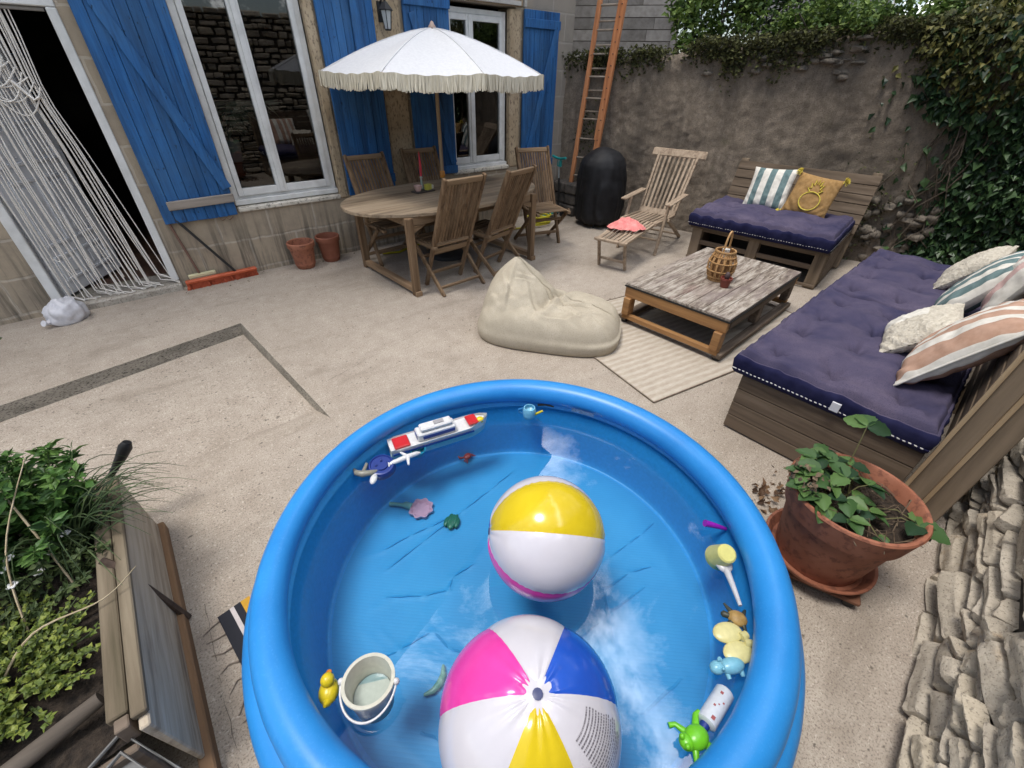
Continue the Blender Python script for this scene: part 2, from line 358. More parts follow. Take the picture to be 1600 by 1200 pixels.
dark_room = two('room_shade_plaster', (.02, .02, .02), (.05, .045, .04), 2, rough=.95)  # indoor shade put into near-black walls so the openings look black
tile = two('brown_floor_tile', (.09, .05, .035), (.15, .085, .06), 6, rough=.5)
grey_door = two('pale_grey_door_paint', (.76, .77, .79), (.82, .83, .85), 4, rough=.5, bs=.03)
tan_stone = two('tan_dressed_stone', (.32, .24, .145), (.46, .36, .24), 5, (1, 1, .5), .9, .35, .01, 45, (.2, .15, .1))

house = thing('stone_house', 'long stone house with blue shutters, white windows and open doorway', 'house', (0, YF, 0))
def hp(mb): return mb     # all house parts are given in world coordinates and moved by -YF
def hbuild(mb, name, mats, parent=None, **k):
    if parent is None: mb.v = [(x, y-YF, z) for x, y, z in mb.v]
    elif parent is not house: mb.v = [(x, y-YF, z) for x, y, z in mb.v]
    return mb.build(name, mats, parent or house, **k)
# facade with openings: (x0,x1,z0,z1)
OPEN = [(-.83, .10, .06, 2.18), (.80, 1.93, .62, 2.62), (3.38, 4.42, .72, 2.45)]
xs = sorted({-6, 5.45} | {a for o in OPEN for a in o[:2]}); zs = sorted({-.05, 3.0} | {a for o in OPEN for a in o[2:]})
wl = MB()
for i in range(len(xs)-1):
    for k in range(len(zs)-1):
        cx, cz = (xs[i]+xs[i+1])/2, (zs[k]+zs[k+1])/2
        if any(o[0] < cx < o[1] and o[2] < cz < o[3] for o in OPEN): continue
        wl.add([(xs[i], YF, zs[k]), (xs[i+1], YF, zs[k]), (xs[i+1], YF, zs[k+1]), (xs[i], YF, zs[k+1])], [(0, 1, 2, 3)])
TH = .34
for x0, x1, z0, z1 in OPEN:   # reveals
    y0, y1 = YF, YF+TH
    wl.add([(x0, y0, z0), (x0, y0, z1), (x0, y1, z1), (x0, y1, z0)], [(0, 1, 2, 3)]); wl.add([(x1, y0, z0), (x1, y1, z0), (x1, y1, z1), (x1, y0, z1)], [(0, 1, 2, 3)])
    wl.add([(x0, y0, z1), (x1, y0, z1), (x1, y1, z1), (x0, y1, z1)], [(0, 1, 2, 3)]); wl.add([(x0, y0, z0), (x0, y1, z0), (x1, y1, z0), (x1, y0, z0)], [(0, 1, 2, 3)])
# upper storeys: gable whose slope comes down to the right, and the end wall
wl.add([(-6, YF, 3.0), (5.45, YF, 3.0), (5.45, YF, 6.6), (-1, YF, 11.8), (-6, YF, 8.0)], [(0, 1, 2, 3, 4)])
wl.add([(5.45, YF, -.05), (5.45, 12, -.05), (5.45, 12, 6.6), (5.45, YF, 6.6)], [(0, 1, 2, 3)])
hbuild(wl, 'wall', HB)
rf = MB(); 
for s in (0,): rf.hexa([(-1, YF-.12, 11.8), (5.7, YF-.12, 6.4), (5.7, 12, 6.4), (-1, 12, 11.8), (-1, YF-.12, 11.95), (5.7, YF-.12, 6.55), (5.7, 12, 6.55), (-1, 12, 11.95)])
rf.hexa([(-6.4, YF-.12, 7.7), (-1, YF-.12, 11.8), (-1, 12, 11.8), (-6.4, 12, 7.7), (-6.4, YF-.12, 7.85), (-1, YF-.12, 11.95), (-1, 12, 11.95), (-6.4, 12, 7.85)])
hbuild(rf, 'roof', two('roof_tile', (.16, .07, .045), (.28, .13, .08), 14, rough=.9))
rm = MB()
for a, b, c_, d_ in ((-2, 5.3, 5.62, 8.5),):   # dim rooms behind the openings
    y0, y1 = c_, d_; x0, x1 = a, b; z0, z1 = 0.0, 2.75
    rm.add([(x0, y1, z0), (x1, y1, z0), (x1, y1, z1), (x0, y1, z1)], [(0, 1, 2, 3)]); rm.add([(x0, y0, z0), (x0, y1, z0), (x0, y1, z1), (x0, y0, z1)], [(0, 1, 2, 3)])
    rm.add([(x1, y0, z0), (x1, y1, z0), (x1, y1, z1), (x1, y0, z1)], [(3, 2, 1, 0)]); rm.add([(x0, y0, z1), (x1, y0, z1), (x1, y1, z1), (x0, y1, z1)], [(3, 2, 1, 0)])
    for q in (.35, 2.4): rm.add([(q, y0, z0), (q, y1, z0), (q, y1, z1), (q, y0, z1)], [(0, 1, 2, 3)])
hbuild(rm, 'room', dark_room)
hbuild(MB().add([(-2, YF+TH-.01, .055), (5.3, YF+TH-.01, .055), (5.3, 8.5, .055), (-2, 8.5, .055)], [(0, 1, 2, 3)]), 'indoor_floor', tile)
# door frame, leaf, threshold
df = MB(); FY0, FY1 = YF-.018, YF+.09
df.box(-.832, -.765, FY0, FY1, .085, 2.13); df.box(.04, .102, FY0, FY1, .085, 2.13); df.box(-.832, .102, FY0+.002, FY1, 2.132, 2.185)
hbuild(df, 'door_frame', white_paint, bevel=.006)
th = MB().box(-.84, .105, YF-.085, YF+.33, -.03, .062)
hbuild(th, 'threshold', two('threshold_cement', (.30, .27, .22), (.44, .40, .34), 9, rough=.9, bs=.3, fine=70, c3=(.2, .17, .14)), bevel=.012)
dl = MB(); ang = R(55); dd = Vector((math.cos(ang), math.sin(ang), 0)); nn = Vector((math.sin(ang), -math.cos(ang), 0)); hinge = Vector((-.762, YF+.115, 0))
def dpt(u, w_, z): p = hinge + dd*u + nn*w_; return (p.x, p.y, z)
def dbox(u0, u1, w0, w1, z0, z1): dl.hexa([dpt(u0, w0, z0), dpt(u0, w1, z0), dpt(u1, w1, z0), dpt(u1, w0, z0), dpt(u0, w0, z1), dpt(u0, w1, z1), dpt(u1, w1, z1), dpt(u1, w0, z1)][::1])
dbox(0, .78, -.02, .02, .09, 2.1)
for u0, u1 in ((.09, .355), (.42, .69)):
    for z0, z1 in ((.2, .42), (.50, 1.02), (1.12, 1.42), (1.52, 1.98)):
        for a in ((u0, u1, z0, z0+.025), (u0, u1, z1-.025, z1), (u0, u0+.025, z0+.025, z1-.025), (u1-.025, u1, z0+.025, z1-.025)): dbox(a[0], a[1], .02, .034, a[2], a[3])
        dbox(u0+.055, u1-.055, .02, .028, z0+.055, z1-.055)
hbuild(dl, 'door', grey_door, bevel=.004)
# windows
def window(x0, x1, zb, zt, xm, sillz, gx):
    y0 = YF+.07; f = MB(); fw_ = .055
    f.box(x0, x0+fw_, y0, y0+.07, zb, zt); f.box(x1-fw_, x1, y0, y0+.07, zb, zt); f.box(x0+fw_, x1-fw_, y0+.002, y0+.07, zt-.05, zt); f.box(x0+fw_, x1-fw_, y0+.002, y0+.07, zb, zb+.06)
    for a, b in ((x0+fw_+.002, xm-.002), (xm+.002, x1-fw_-.002)):     # two sashes
        q = .048; ys = y0-.018
        f.box(a, a+q, ys, ys+.06, zb+.062, zt-.052); f.box(b-q, b, ys, ys+.06, zb+.062, zt-.052)
        f.box(a+q, b-q, ys+.002, ys+.06, zb+.062, zb+.062+.07); f.box(a+q, b-q, ys+.002, ys+.06, zt-.052-.06, zt-.052)
    f.box(xm-.022, xm+.022, y0-.032, y0-.02, zb+.07, zt-.06)
    f.box(x0-.0, x1+.0, y0-.045, y0-.002, zb-.012, zb+.035)
    wo = hbuild(f, 'window', white_paint, bevel=.004)
    g = MB()
    for a, b in ((x0+fw_+.05, xm-.05), (xm+.05, x1-fw_-.05)): g.add([(a, y0+.01, zb+.13), (b, y0+.01, zb+.13), (b, y0+.01, zt-.11), (a, y0+.01, zt-.11)], [(0, 1, 2, 3)])
    hbuild(g, 'pane', pane_glass, wo)
    s = MB().box(x0-.0, x1+.0, YF-.03, YF+.10, sillz-.035, sillz+.012)
    hbuild(s, 'sill', two('pale_sill_stone', (.5, .46, .38), (.64, .6, .52), 8, rough=.8, bs=.2, fine=30, c3=(.25, .22, .18)), wo, bevel=.01)
window(.81, 1.86, .685, 2.6, 1.29, .652, 0)
window(3.40, 4.32, .755, 2.40, 3.77, .74, 0)
# dressed stone between the openings
q = MB(); q.box(1.862, 1.955, YF-.025, YF+.06, .62, 3.0); q.box(4.325, 4.50, YF-.02, YF+.06, .72, 2.43); q.box(2.545, 2.845, YF-.02, YF+.02, .3, 3.0)
q.box(3.3, 4.52, YF-.03, YF+.07, 2.455, 2.68)
hbuild(q, 'dressed_stone', tan_stone, bevel=.012)
q = MB().box(3.3, 4.45, YF-.07, YF-.032, 2.46, 2.50); q.box(4.52, 4.56, YF-.05, YF-.01, 2.46, 3.2)
hbuild(q, 'lintel_strip', two('peeling_white_timber', (.30, .28, .25), (.52, .5, .46), 12, (.3, 1, 1), .8, .3, .006))
# shutters: x0,x1,z0,z1, brace direction, lean from wall (m)
def shutter(x0, x1, z0, z1, brace, bars, half=0):
    y1 = YF-.03; y0 = y1-.03; s = MB(); n = 7; wd = (x1-x0)/n; rnd = random.Random(int(x0*100))
    for i in range(n): s.box(x0+i*wd+.0015, x0+(i+1)*wd-.0015, y0+rnd.uniform(-.0015, .0015), y1, z0+rnd.uniform(-.004, .004), z1)
    so_ = hbuild(s, 'shutter', blue_paint, bevel=.003)
    for z in bars: hbuild(MB().box(x0+.0, x1-.0, y0-.028, y0-.003, z-.045, z+.045), 'batten', blue_paint, so_, bevel=.004)
    if brace:
        (a, za), (c_, zb_) = brace
        b = MB().beam((a, y0-.016, za), (c_, y0-.016, zb_), .085, .022, (0, 1, 0)); hbuild(b, 'brace', blue_paint, so_, bevel=.003)
    return so_
s1 = shutter(.18, .79, .61, 2.7, ((.77, .86), (.24, 2.45)), (2.52,))
bb = MB().beam((.25, YF-.082, .765), (.80, YF-.082, .775), .075, .03, (0, 1, 0)); ob = hbuild(bb, 'batten', old_wood, s1, bevel=.005); ob['label'] = 'bare grey batten with the blue paint worn off'
hk = MB().tube([(.62, YF-.07, .60), (.64, YF-.085, .585), (.68, YF-.075, .60), (.70, YF-.085, .58), (.74, YF-.07, .605)], .005, 6); hbuild(hk, 'latch', two('rusty_iron', (.10, .06, .04), (.2, .12, .07), 30, rough=.8), s1)
shutter(1.96, 2.53, .64, 2.75, ((2.30, .7), (2.34, 2.7)), (.78, 2.58))
shutter(2.86, 3.42, .74, 2.75, ((2.95, 2.3), (3.37, .86)), (.79, 2.40))
shutter(4.52, 5.12, .62, 2.44, ((4.60, .8), (5.06, 2.28)), (.74, 2.31))
# ================================================================ BACK WALL (rough render, mossy top)
BW0 = Vector((5.42, 5.10)); BD = Vector((.3048, -.9524)); BN = Vector((-.9524, -.3048))   # along wall, towards courtyard
def bw(s, o, z): p = BW0 + BD*s + BN*o; return (p.x, p.y, z)
def bw_top(s):
    pts = [(-.4, 1.98), (.4, 1.97), (.8, 2.01), (1.2, 2.02), (1.7, 2.08), (2.3, 2.11), (2.9, 2.16), (3.6, 2.22), (4.6, 2.24), (7.5, 2.3)]
    for (a, za), (b, zb) in zip(pts, pts[1:]):
        if a <= s <= b: return za + (zb-za)*(s-a)/(b-a)
    return pts[0][1] if s < 0 else pts[-1][1]
def render_mat():
    m, N, L, b = new_mat('old_wall_render'); t = N.new('ShaderNodeTexCoord'); v = coords(N, L)
    big = tex(N, L, v, 1.3, 7, .65, .3); mid = tex(N, L, v, 11, 7, .75); fin = tex(N, L, v, 90, 4, .75)
    c = ramp(N, L, big, [(.28, (.19, .157, .122)), (.5, (.27, .222, .17)), (.75, (.35, .288, .222))])
    c = mixc(N, L, .5, c, ramp(N, L, mid, [(.3, (.10, .083, .066)), (.5, (.25, .205, .157)), (.70, (.47, .39, .31))]))
    st = N.new('ShaderNodeMapping'); st.inputs['Scale'].default_value = (1, 1, .1); st.inputs['Rotation'].default_value = (R(8), 0, 0); L.new(t.outputs['Object'], st.inputs['Vector'])
    s = tex(N, L, st.outputs[0], 3.6, 6, .65); c = mixc(N, L, ramp(N, L, s, [(.47, (0, 0, 0)), (.66, (.6, .6, .6))]), c, (.10, .085, .07))
    c = mixc(N, L, ramp(N, L, fin, [(.33, (.8, .8, .8)), (.46, (0, 0, 0))]), c, (.06, .05, .042))
    lich = tex(N, L, v, 3.1, 6, .8); c = mixc(N, L, ramp(N, L, lich, [(.66, (0, 0, 0)), (.73, (.8, .8, .8))]), c, (.40, .385, .36))
    gm = tex(N, L, v, 2.1, 5, .7); c = mixc(N, L, ramp(N, L, gm, [(.62, (0, 0, 0)), (.74, (.5, .5, .5))]), c, (.07, .075, .035))
    L.new(c, b.inputs['Base Color']); b.inputs['Roughness'].default_value = .95; b.inputs['Specular IOR Level'].default_value = .1
    bump(N, L, b, mixc(N, L, .5, mid, fin), 1.0, .035); return m
wb = MB(); S0, S1 = -.35, 6.9
def bwf(u, v):
    s = S0+(S1-S0)*u; top = bw_top(s)+.035*nz(s, 1, 0, 5)+.02*nz(s, 4, 0, 17); z = -.05+(top+.05)*v
    n = .045*nz(s, 0, z, .9)+.022*nz(s, 3, z, 3.5)+.010*nz(s, 7, z, 11)+.005*nz(s, 2, z, 27)
    ch = nz(s, 11, z, 1.7)
    if v > .97: n -= (v-.97)*1.6
    n += .05*max(0, .35-z)/.35
    return bw(s, n, z)
wb.grid(330, 110, bwf)
k = 40
for i in range(k):
    a, b_ = S0+(S1-S0)*i/k, S0+(S1-S0)*(i+1)/k
    wb.add([bw(a, -.05, bw_top(a)), bw(b_, -.05, bw_top(b_)), bw(b_, -.5, bw_top(b_)-.03), bw(a, -.5, bw_top(a)-.03), bw(a, -.5, -.1), bw(b_, -.5, -.1)], [(0, 1, 2, 3), (3, 2, 5, 4)])
RM = render_mat()
o = wb.build('rendered_wall', RM, smooth=180); tag(o, 'high weathered brown rendered wall closing the end of the courtyard', 'wall')
# loose stones bedded along the broken top
def rock(mb, c, sz, rnd, mi=0):
    ph = rnd.uniform(0, 50)
    def fx(x, y, z):
        q = max(abs(x), abs(y), abs(z)); f = .62+.38/max(q, .5)*.8; n = 1+.28*nz(x+ph, y, z, 1.6)+.1*nz(x, y+ph, z, 4)
        return (x*f*n, y*f*n, z*f*n)
    mb.ball(c, sz, 10, 7, mi, fx)
cs = MB(); rnd = random.Random(3)
for i in range(46):
    s = rnd.uniform(2.25, 3.3) if i < 36 else rnd.uniform(-.2, 5); z = bw_top(s)-abs(rnd.gauss(0, .16)) - .02
    rock(cs, bw(s, rnd.uniform(-.05, -.005), z), (rnd.uniform(.03, .09), rnd.uniform(.05, .09), rnd.uniform(.015, .038)), rnd)
for i in range(60):
    s = rnd.uniform(3.3, 4.6); rock(cs, bw(s, rnd.uniform(-.03, .02), rnd.uniform(.05, .75)), (rnd.uniform(.05, .13), rnd.uniform(.05, .1), rnd.uniform(.03, .07)), rnd)
stone_m = two('pale_field_stone', (.09, .078, .062), (.25, .21, .165), 9, rough=.92, bs=.5, bd=.012, fine=40, c3=(.09, .08, .065))
tag(cs.build('wall_rubble', stone_m, smooth=60), 'rubble stones showing through broken render along the wall top', 'rubble', kind='stuff')
# moss and small plants along the top
moss_m = leafmat('moss_green', (.055, .058, .02), (.12, .125, .04), (.025, .024, .013), .8)
ms = MB(); rnd = random.Random(8); pts = []
for i in range(17000):
    s = rnd.uniform(-.3, 5.2); dn = nz(s, 2, 0, 2.2)
    if rnd.random() > .62+.9*dn: continue
    hang = .14+.26*max(0, nz(s, 9, 0, 2.6)+.15)
    if 1.9 < s < 2.15: hang += .14
    z_ = bw_top(s)+.05-abs(rnd.gauss(0, hang*.62)); pts.append(bw(s, rnd.uniform(-.22, .10) if z_ > bw_top(s)-.03 else rnd.uniform(.0, .055), z_+rnd.uniform(0, .06)*(1+nz(s, 5, 0, 4))))
leaves(ms, pts, .030, rnd, .4, 1.5)
tag(ms.build('moss', moss_m), 'dark moss and small plants along the top of the rendered wall', 'moss', kind='stuff')

# ================================================================ DRYSTONE WALL on the right
def sw(x, z, o=0):   # face of the wall, o outward (towards courtyard)
    yb = -.49+.09*(min(x, 3.2)-1.26) - max(0, x-3.2)*.03
    return (x, yb - .10*z + o, z)
dw = MB(); rnd = random.Random(21)
def stone_mat():
    m, N, L, b = new_mat('limestone_blocks'); v = coords(N, L); g = N.new('ShaderNodeNewGeometry')
    f = tex(N, L, v, 14, 8, .75); big = tex(N, L, v, 4, 5, .7); fin = tex(N, L, v, 110, 4, .7)
    c = ramp(N, L, g.outputs['Random Per Island'], [(0, (.34, .295, .235)), (.3, (.48, .41, .31)), (.6, (.42, .375, .315)), (.85, (.58, .49, .35)), (1, (.31, .275, .235))])
    c = mixc(N, L, .55, c, ramp(N, L, f, [(.26, (.17, .15, .125)), (.46, (.44, .385, .305)), (.68, (.66, .59, .475))]))
    c = mixc(N, L, ramp(N, L, big, [(.6, (0, 0, 0)), (.72, (.6, .6, .6))]), c, (.34, .22, .11))
    c = mixc(N, L, ramp(N, L, fin, [(.33, (.7, .7, .7)), (.45, (0, 0, 0))]), c, (.08, .07, .06))
    L.new(c, b.inputs['Base Color']); b.inputs['Roughness'].default_value = .93; b.inputs['Specular IOR Level'].default_value = .15
    bump(N, L, b, mixc(N, L, .4, f, fin), .7, .015); return m
z = -.03; row = 0; HT = 2.6
while z < HT:
    near = z < 1.2; h = rnd.choice([.05, .065, .08, .095, .12]) if near else rnd.uniform(.08, .15); x = -1.2 - rnd.uniform(0, .2)
    while x < 7.4:
        ln = rnd.uniform(.13, .36) if rnd.random() < .8 else rnd.uniform(.06, .12)
        fine_ = near and -.1 < x < 3.0; nu, nv = (26, 14) if fine_ else (4, 3)
        jut = rnd.uniform(-.022, .022); tilt = rnd.gauss(0, .035); tl2 = rnd.gauss(0, .05); hz = h*rnd.uniform(.85, 1.04); zz = z+rnd.uniform(-.008, .008); sd_ = rnd.uniform(0, 90)
        c0 = rnd.gauss(0, .006); t1, t2 = rnd.gauss(0, .010), rnd.gauss(.004, .010); cut = [(rnd.uniform(0, 6.28), rnd.uniform(.45, .95), rnd.uniform(.3, .9)) for q in range(3)]
        def f(u, v, x=x, zz=zz):
            a, b_ = u*2-1, v*2-1
            a = math.copysign(abs(a)**.5, a); b_ = math.copysign(abs(b_)**.5, b_)      # more rows near the arrises
            px_ = x+ln*((a+1)/2*.955+.0225) + tilt*h*b_; pz = zz+hz*((b_+1)/2*.92+.04)+tl2*ln*.3*a
            em = min((1-abs(a))*ln/2, (1-abs(b_))*hz/2); edge = max(0, 1-em/.011)
            d = jut - .060*edge**2.2 + t1*a + t2*b_
            for an, di, st_ in cut:      # broken-off corners: flat facets
                k = a*math.cos(an)+b_*math.sin(an)-di
                if k > 0: d -= k*.045*st_
            s1 = nz(px_*.5+sd_, pz*3.2, 0, 13); s2 = nz(px_+sd_, pz*2.2, 5, 34)
            d += .005*nz(px_+sd_, pz, 0, 8)+.005*math.copysign(abs(s1)**.5, s1)*.6+.0035*s2+(.0025*nz(px_, pz*2, sd_, 90) if fine_ else 0)
            px_ += .005*nz(px_*0+sd_, pz, 3, 22); pz += .005*nz(px_, sd_, 1, 9)
            return sw(px_, pz, d)
        dw.grid(nu, nv, f); x += ln
    z += h
dwo = dw.build('drystone_wall', stone_mat(), smooth=32); tag(dwo, 'dry stone wall of rough pale limestone blocks beside the potted plant', 'wall')
bk = MB(); core = two('dark_wall_core', (.03, .026, .02), (.07, .06, .05), 20, rough=1)
bk.add([sw(-1.3, -.1, -.045), sw(3.2, -.1, -.045), sw(7.5, -.1, -.045), sw(7.5, HT, -.045), sw(3.2, HT, -.045), sw(-1.3, HT, -.045)], [(0, 1, 4, 5), (1, 2, 3, 4)])
bk.add([(-1.3, -1.4, HT), (7.5, -1.4, HT), (7.5, -1.4, -.1), (-1.3, -1.4, -.1), sw(-1.3, HT, 0), sw(7.5, HT, 0)], [(0, 1, 2, 3), (4, 5, 1, 0)])
bk.build('core', core, dwo)

# ================================================================ IVY over the far right corner
ivy = thing('ivy', 'dense dark green ivy hanging over the corner behind the cushioned benches', 'ivy', (6.6, .6, 0))
dark_leaf = leafmat('ivy_leaf', (.030, .066, .026), (.085, .15, .055), (.014, .03, .014), .40)
olive_leaf = leafmat('olive_vine_leaf', (.075, .085, .022), (.19, .17, .045), (.03, .036, .014), .55)
rnd = random.Random(31); iv = MB(); ol = MB(); P = []; D = []; Q = []; QD = []; 
def cover(s, z):     # how likely ivy covers the back wall here
    edge = 4.22 + .25*nz(z, 3, 0, 1.5) + (.35*max(0, (1.7-z))**.5 if z > .9 else .25) - (.25 if z > 1.5 else 0)
    return s - edge
for i in range(17000):
    if i % 2:
        s = rnd.uniform(3.5, 5.9); z = rnd.uniform(.02, 2.3); e = cover(s, z)
        if e < 0 and rnd.random() > math.exp(e*6)*.28: continue
        lump = .14*(1+nz(s, z, 1, 1.6))+.06*nz(s, z, 8, 4)
        p = bw(s, .02+max(0, min(1, e*2.5))*(rnd.uniform(.3, 1)*lump+.04), z); d = (BN.x*.5+BD.x*rnd.uniform(-.5, .5), BN.y*.5+BD.y*rnd.uniform(-.5, .5), -.75)
    else:
        x = rnd.uniform(4.6, 7.0); z = rnd.uniform(.3, 3.1); lump = .22*(1+nz(x, z, 4, 1.5))
        if x < 5.2 and rnd.random() > (x-4.6)/.6: continue
        q = sw(x, z, .02+rnd.uniform(.4, 1)*lump); p = q; d = (rnd.uniform(-.5, .5), .55, -.7)
    top = (z > 1.62 + .22*nz(p[0]*1.0, p[1], 0, 1.7)+.1)
    (Q if top and rnd.random() < .8 else P).append(p); (QD if len(Q)+len(QD) != 2*len(QD) and top and len(Q) > len(QD) else D).append(d)
leaves(iv, P, .062, rnd, .75, 1.35, .4, D[:len(P)] + [(0, 0, -1)]*(len(P)-len(D)))
for i in range(5200):
    s = rnd.uniform(3.7, 6.0); z = bw_top(s)+rnd.uniform(-.62, .42)*min(1, (s-3.5)/.8); 
    if rnd.random() > .55+.8*nz(s, z, 2, 2.5): continue
    Q.append(bw(s, rnd.uniform(-.3, .22), z)); QD.append((BN.x*.4, BN.y*.4, -.5))
leaves(ol, Q, .042, rnd, .7, 1.4, .4, (QD + [(0, 0, -1)]*len(Q))[:len(Q)])
o = iv.build('foliage', dark_leaf, ivy); o.location = (-6.6, -.6, 0)
o = ol.build('foliage', olive_leaf, ivy); o.location = (-6.6, -.6, 0); o['label'] = 'lighter olive and yellow leaves along the top'
st = MB()
for i in range(34):
    s = rnd.uniform(3.9, 5.8); z0 = rnd.uniform(1.2, 2.4); pts = []
    for k in range(9): pts.append(bw(s+.05*math.sin(k*1.1+i)+.02*k*rnd.uniform(-1, 1), .06+.04*math.sin(k+i), z0*(1-k/9)))
    st.tube(pts, [.009-.0006*k for k in range(9)], 5)
o = st.build('stem', two('vine_bark', (.06, .045, .03), (.14, .11, .08), 25, rough=.9), ivy); o.location = (-6.6, -.6, 0)
# small climber on the exposed stones
cl = MB(); pts = [bw(rnd.gauss(3.75, .17), .03+rnd.uniform(0, .06), max(.03, rnd.gauss(.5, .28))) for i in range(420)]
leaves(cl, pts, .026, rnd, .6, 1.3)
pts = [bw(rnd.gauss(.28, .09), .03+rnd.uniform(0, .05), rnd.gauss(1.12, .16)) for i in range(120)]; leaves(cl, pts, .028, rnd, .6, 1.3)
tag(cl.build('wall_creeper', leafmat('creeper_leaf', (.055, .065, .02), (.12, .125, .04), (.025, .03, .012), .6)), 'small yellowish creeper on the lower stones of the rendered wall', 'creeper', kind='stuff')

# ================================================================ BEYOND THE WALL
bright = leafmat('bright_leaf', (.085, .15, .03), (.22, .30, .075), (.03, .06, .016), .5)
mid_leaf = leafmat('mid_leaf', (.045, .085, .028), (.11, .17, .05), (.018, .035, .014), .5)
bark = two('grey_bark', (.05, .042, .035), (.13, .11, .09), 20, (1, 1, .3), .9, .4)
def bush(name, label, cat, s0, s1, off, z0, z1, n, size, mt, seed, stems=8, group=None, long=1.5):
    rnd = random.Random(seed); c = bw((s0+s1)/2, off, 0); t = thing(name, label, cat, c, 0, group)
    f = MB(); pts = []; cl_ = [(rnd.uniform(s0, s1), rnd.gauss(off, .18), rnd.uniform(z0+.1, z1-.05), rnd.uniform(.13, .3)) for i in range(16+int((s1-s0)*14))]
    for i in range(n):
        a, b_, z, r = rnd.choice(cl_); d = Vector((rnd.gauss(0, 1), rnd.gauss(0, 1), rnd.gauss(0, 1))).normalized()*r*rnd.uniform(.5, 1)
        p = bw(a+d.x, b_+d.y*.8, z+d.z*.9); pts.append((p[0]-c[0], p[1]-c[1], p[2]))
    leaves(f, pts, size, rnd, .6, long); f.build('crown', mt, t)
    s = MB()
    for i in range(stems):
        a = rnd.uniform(s0+.1, s1-.1); q = []
        for k in range(7):
            p = bw(a+(k/6)*rnd.uniform(-.15, .15), off+rnd.uniform(-.03, .03)*k, z0-1.2+(z1-z0+1.1)*k/6); q.append((p[0]-c[0], p[1]-c[1], p[2]))
        s.tube(q, [.022-.0025*k for k in range(7)], 6)
    s.build('stem', bark, t); return t
bush('leafy_shrub', 'bright green shrub with dark stems behind the rendered wall beside the pale building', 'shrub', 1.12, 1.95, -.75, 1.95, 3.2, 3600, .05, bright, 1, 6)
bush('leafy_shrub', 'tall darker thin-stemmed shrub behind the rendered wall between the bright shrub and the hedge', 'shrub', 1.85, 2.75, -1.3, 1.9, 3.3, 4200, .045, mid_leaf, 2, 16, None, 2.0)
bush('hedge', 'low bright green hedge spilling over the rendered wall top', 'hedge', 2.35, 4.0, -.5, 2.0, 2.5, 6500, .038, bright, 3, 8)
bush('hedge', 'taller yellow-green hedge above the ivy at the corner', 'hedge', 3.8, 6.2, -.85, 2.1, 3.0, 8000, .042, leafmat('yellow_hedge_leaf', (.13, .17, .04), (.30, .30, .09), (.05, .06, .02), .5), 4, 10)
# pale boarded building and grey gable behind
bd = thing('boarded_building', 'pale building clad in horizontal boards behind the ladder', 'building', (7.6, 5.9, 0))
d = Vector((.6, -.8, 0)); n_ = Vector((-.8, -.6, 0)); mb = MB(); rnd = random.Random(4)
pb = wood('pale_cladding', (.30, .275, .25), (.42, .39, .36), (.20, .18, .16), 0, 3, .85, .2)
for k in range(22):
    z = 1.2+k*.155; x = -1.9
    while x < .62:
        ln = rnd.uniform(.5, .9); e = min(.62, x+ln)
        a = d*x; b_ = d*(e-.006)
        mb.hexa([(a.x+n_.x*.02, a.y+n_.y*.02, z), (b_.x+n_.x*.02, b_.y+n_.y*.02, z), (b_.x, b_.y, z), (a.x, a.y, z), (a.x+n_.x*.035, a.y+n_.y*.035, z+.143), (b_.x+n_.x*.035, b_.y+n_.y*.035, z+.143), (b_.x, b_.y, z+.143), (a.x, a.y, z+.143)]); x = e
mb.build('cladding', pb, bd)
mb = MB(); a, b_ = d*-1.9, d*.64; q = -n_*3
mb.hexa([tuple(p)[:2]+(0,) for p in (a-n_*.01, b_-n_*.01, b_+q, a+q)] + [tuple(p)[:2]+(4.7,) for p in (a-n_*.01, b_-n_*.01, b_+q, a+q)]); mb.build('wall', two('dark_cavity', (.06, .05, .04), (.12, .1, .09), 5, rough=.9), bd)
mb = MB(); e = d*.66; mb.hexa([(e.x+s.x*.05+n_.x*w_, e.y+s.y*.05+n_.y*w_, z) for z in (.5, 4.6) for s, w_ in ((-d, .06), (d, .06), (d, -.02), (-d, -.02))]); mb.build('corner_post', two('grey_post', (.2, .18, .17), (.3, .28, .26), 9), bd)
gb = thing('grey_gable', 'plain grey gable of a distant house above the hedge', 'building', (13.3, 5.0, 0))
mb = MB(); mb.hexa([(-.5, 1.4, 0), (.5, -.8, 0), (3, .4, 0), (2, 2.6, 0), (-.5, 1.4, 3.5), (.5, -.8, 3.3), (3, .4, 3.3), (2, 2.6, 3.5)]); mb.build('wall', two('grey_render', (.20, .19, .19), (.27, .26, .26), 2, rough=.9), gb)
MB().beam((.42, -.72, 2.2), (.62, -.98, 3.6), .07, .07, (1, 0, 0)).build('bargeboard', white_paint, gb)
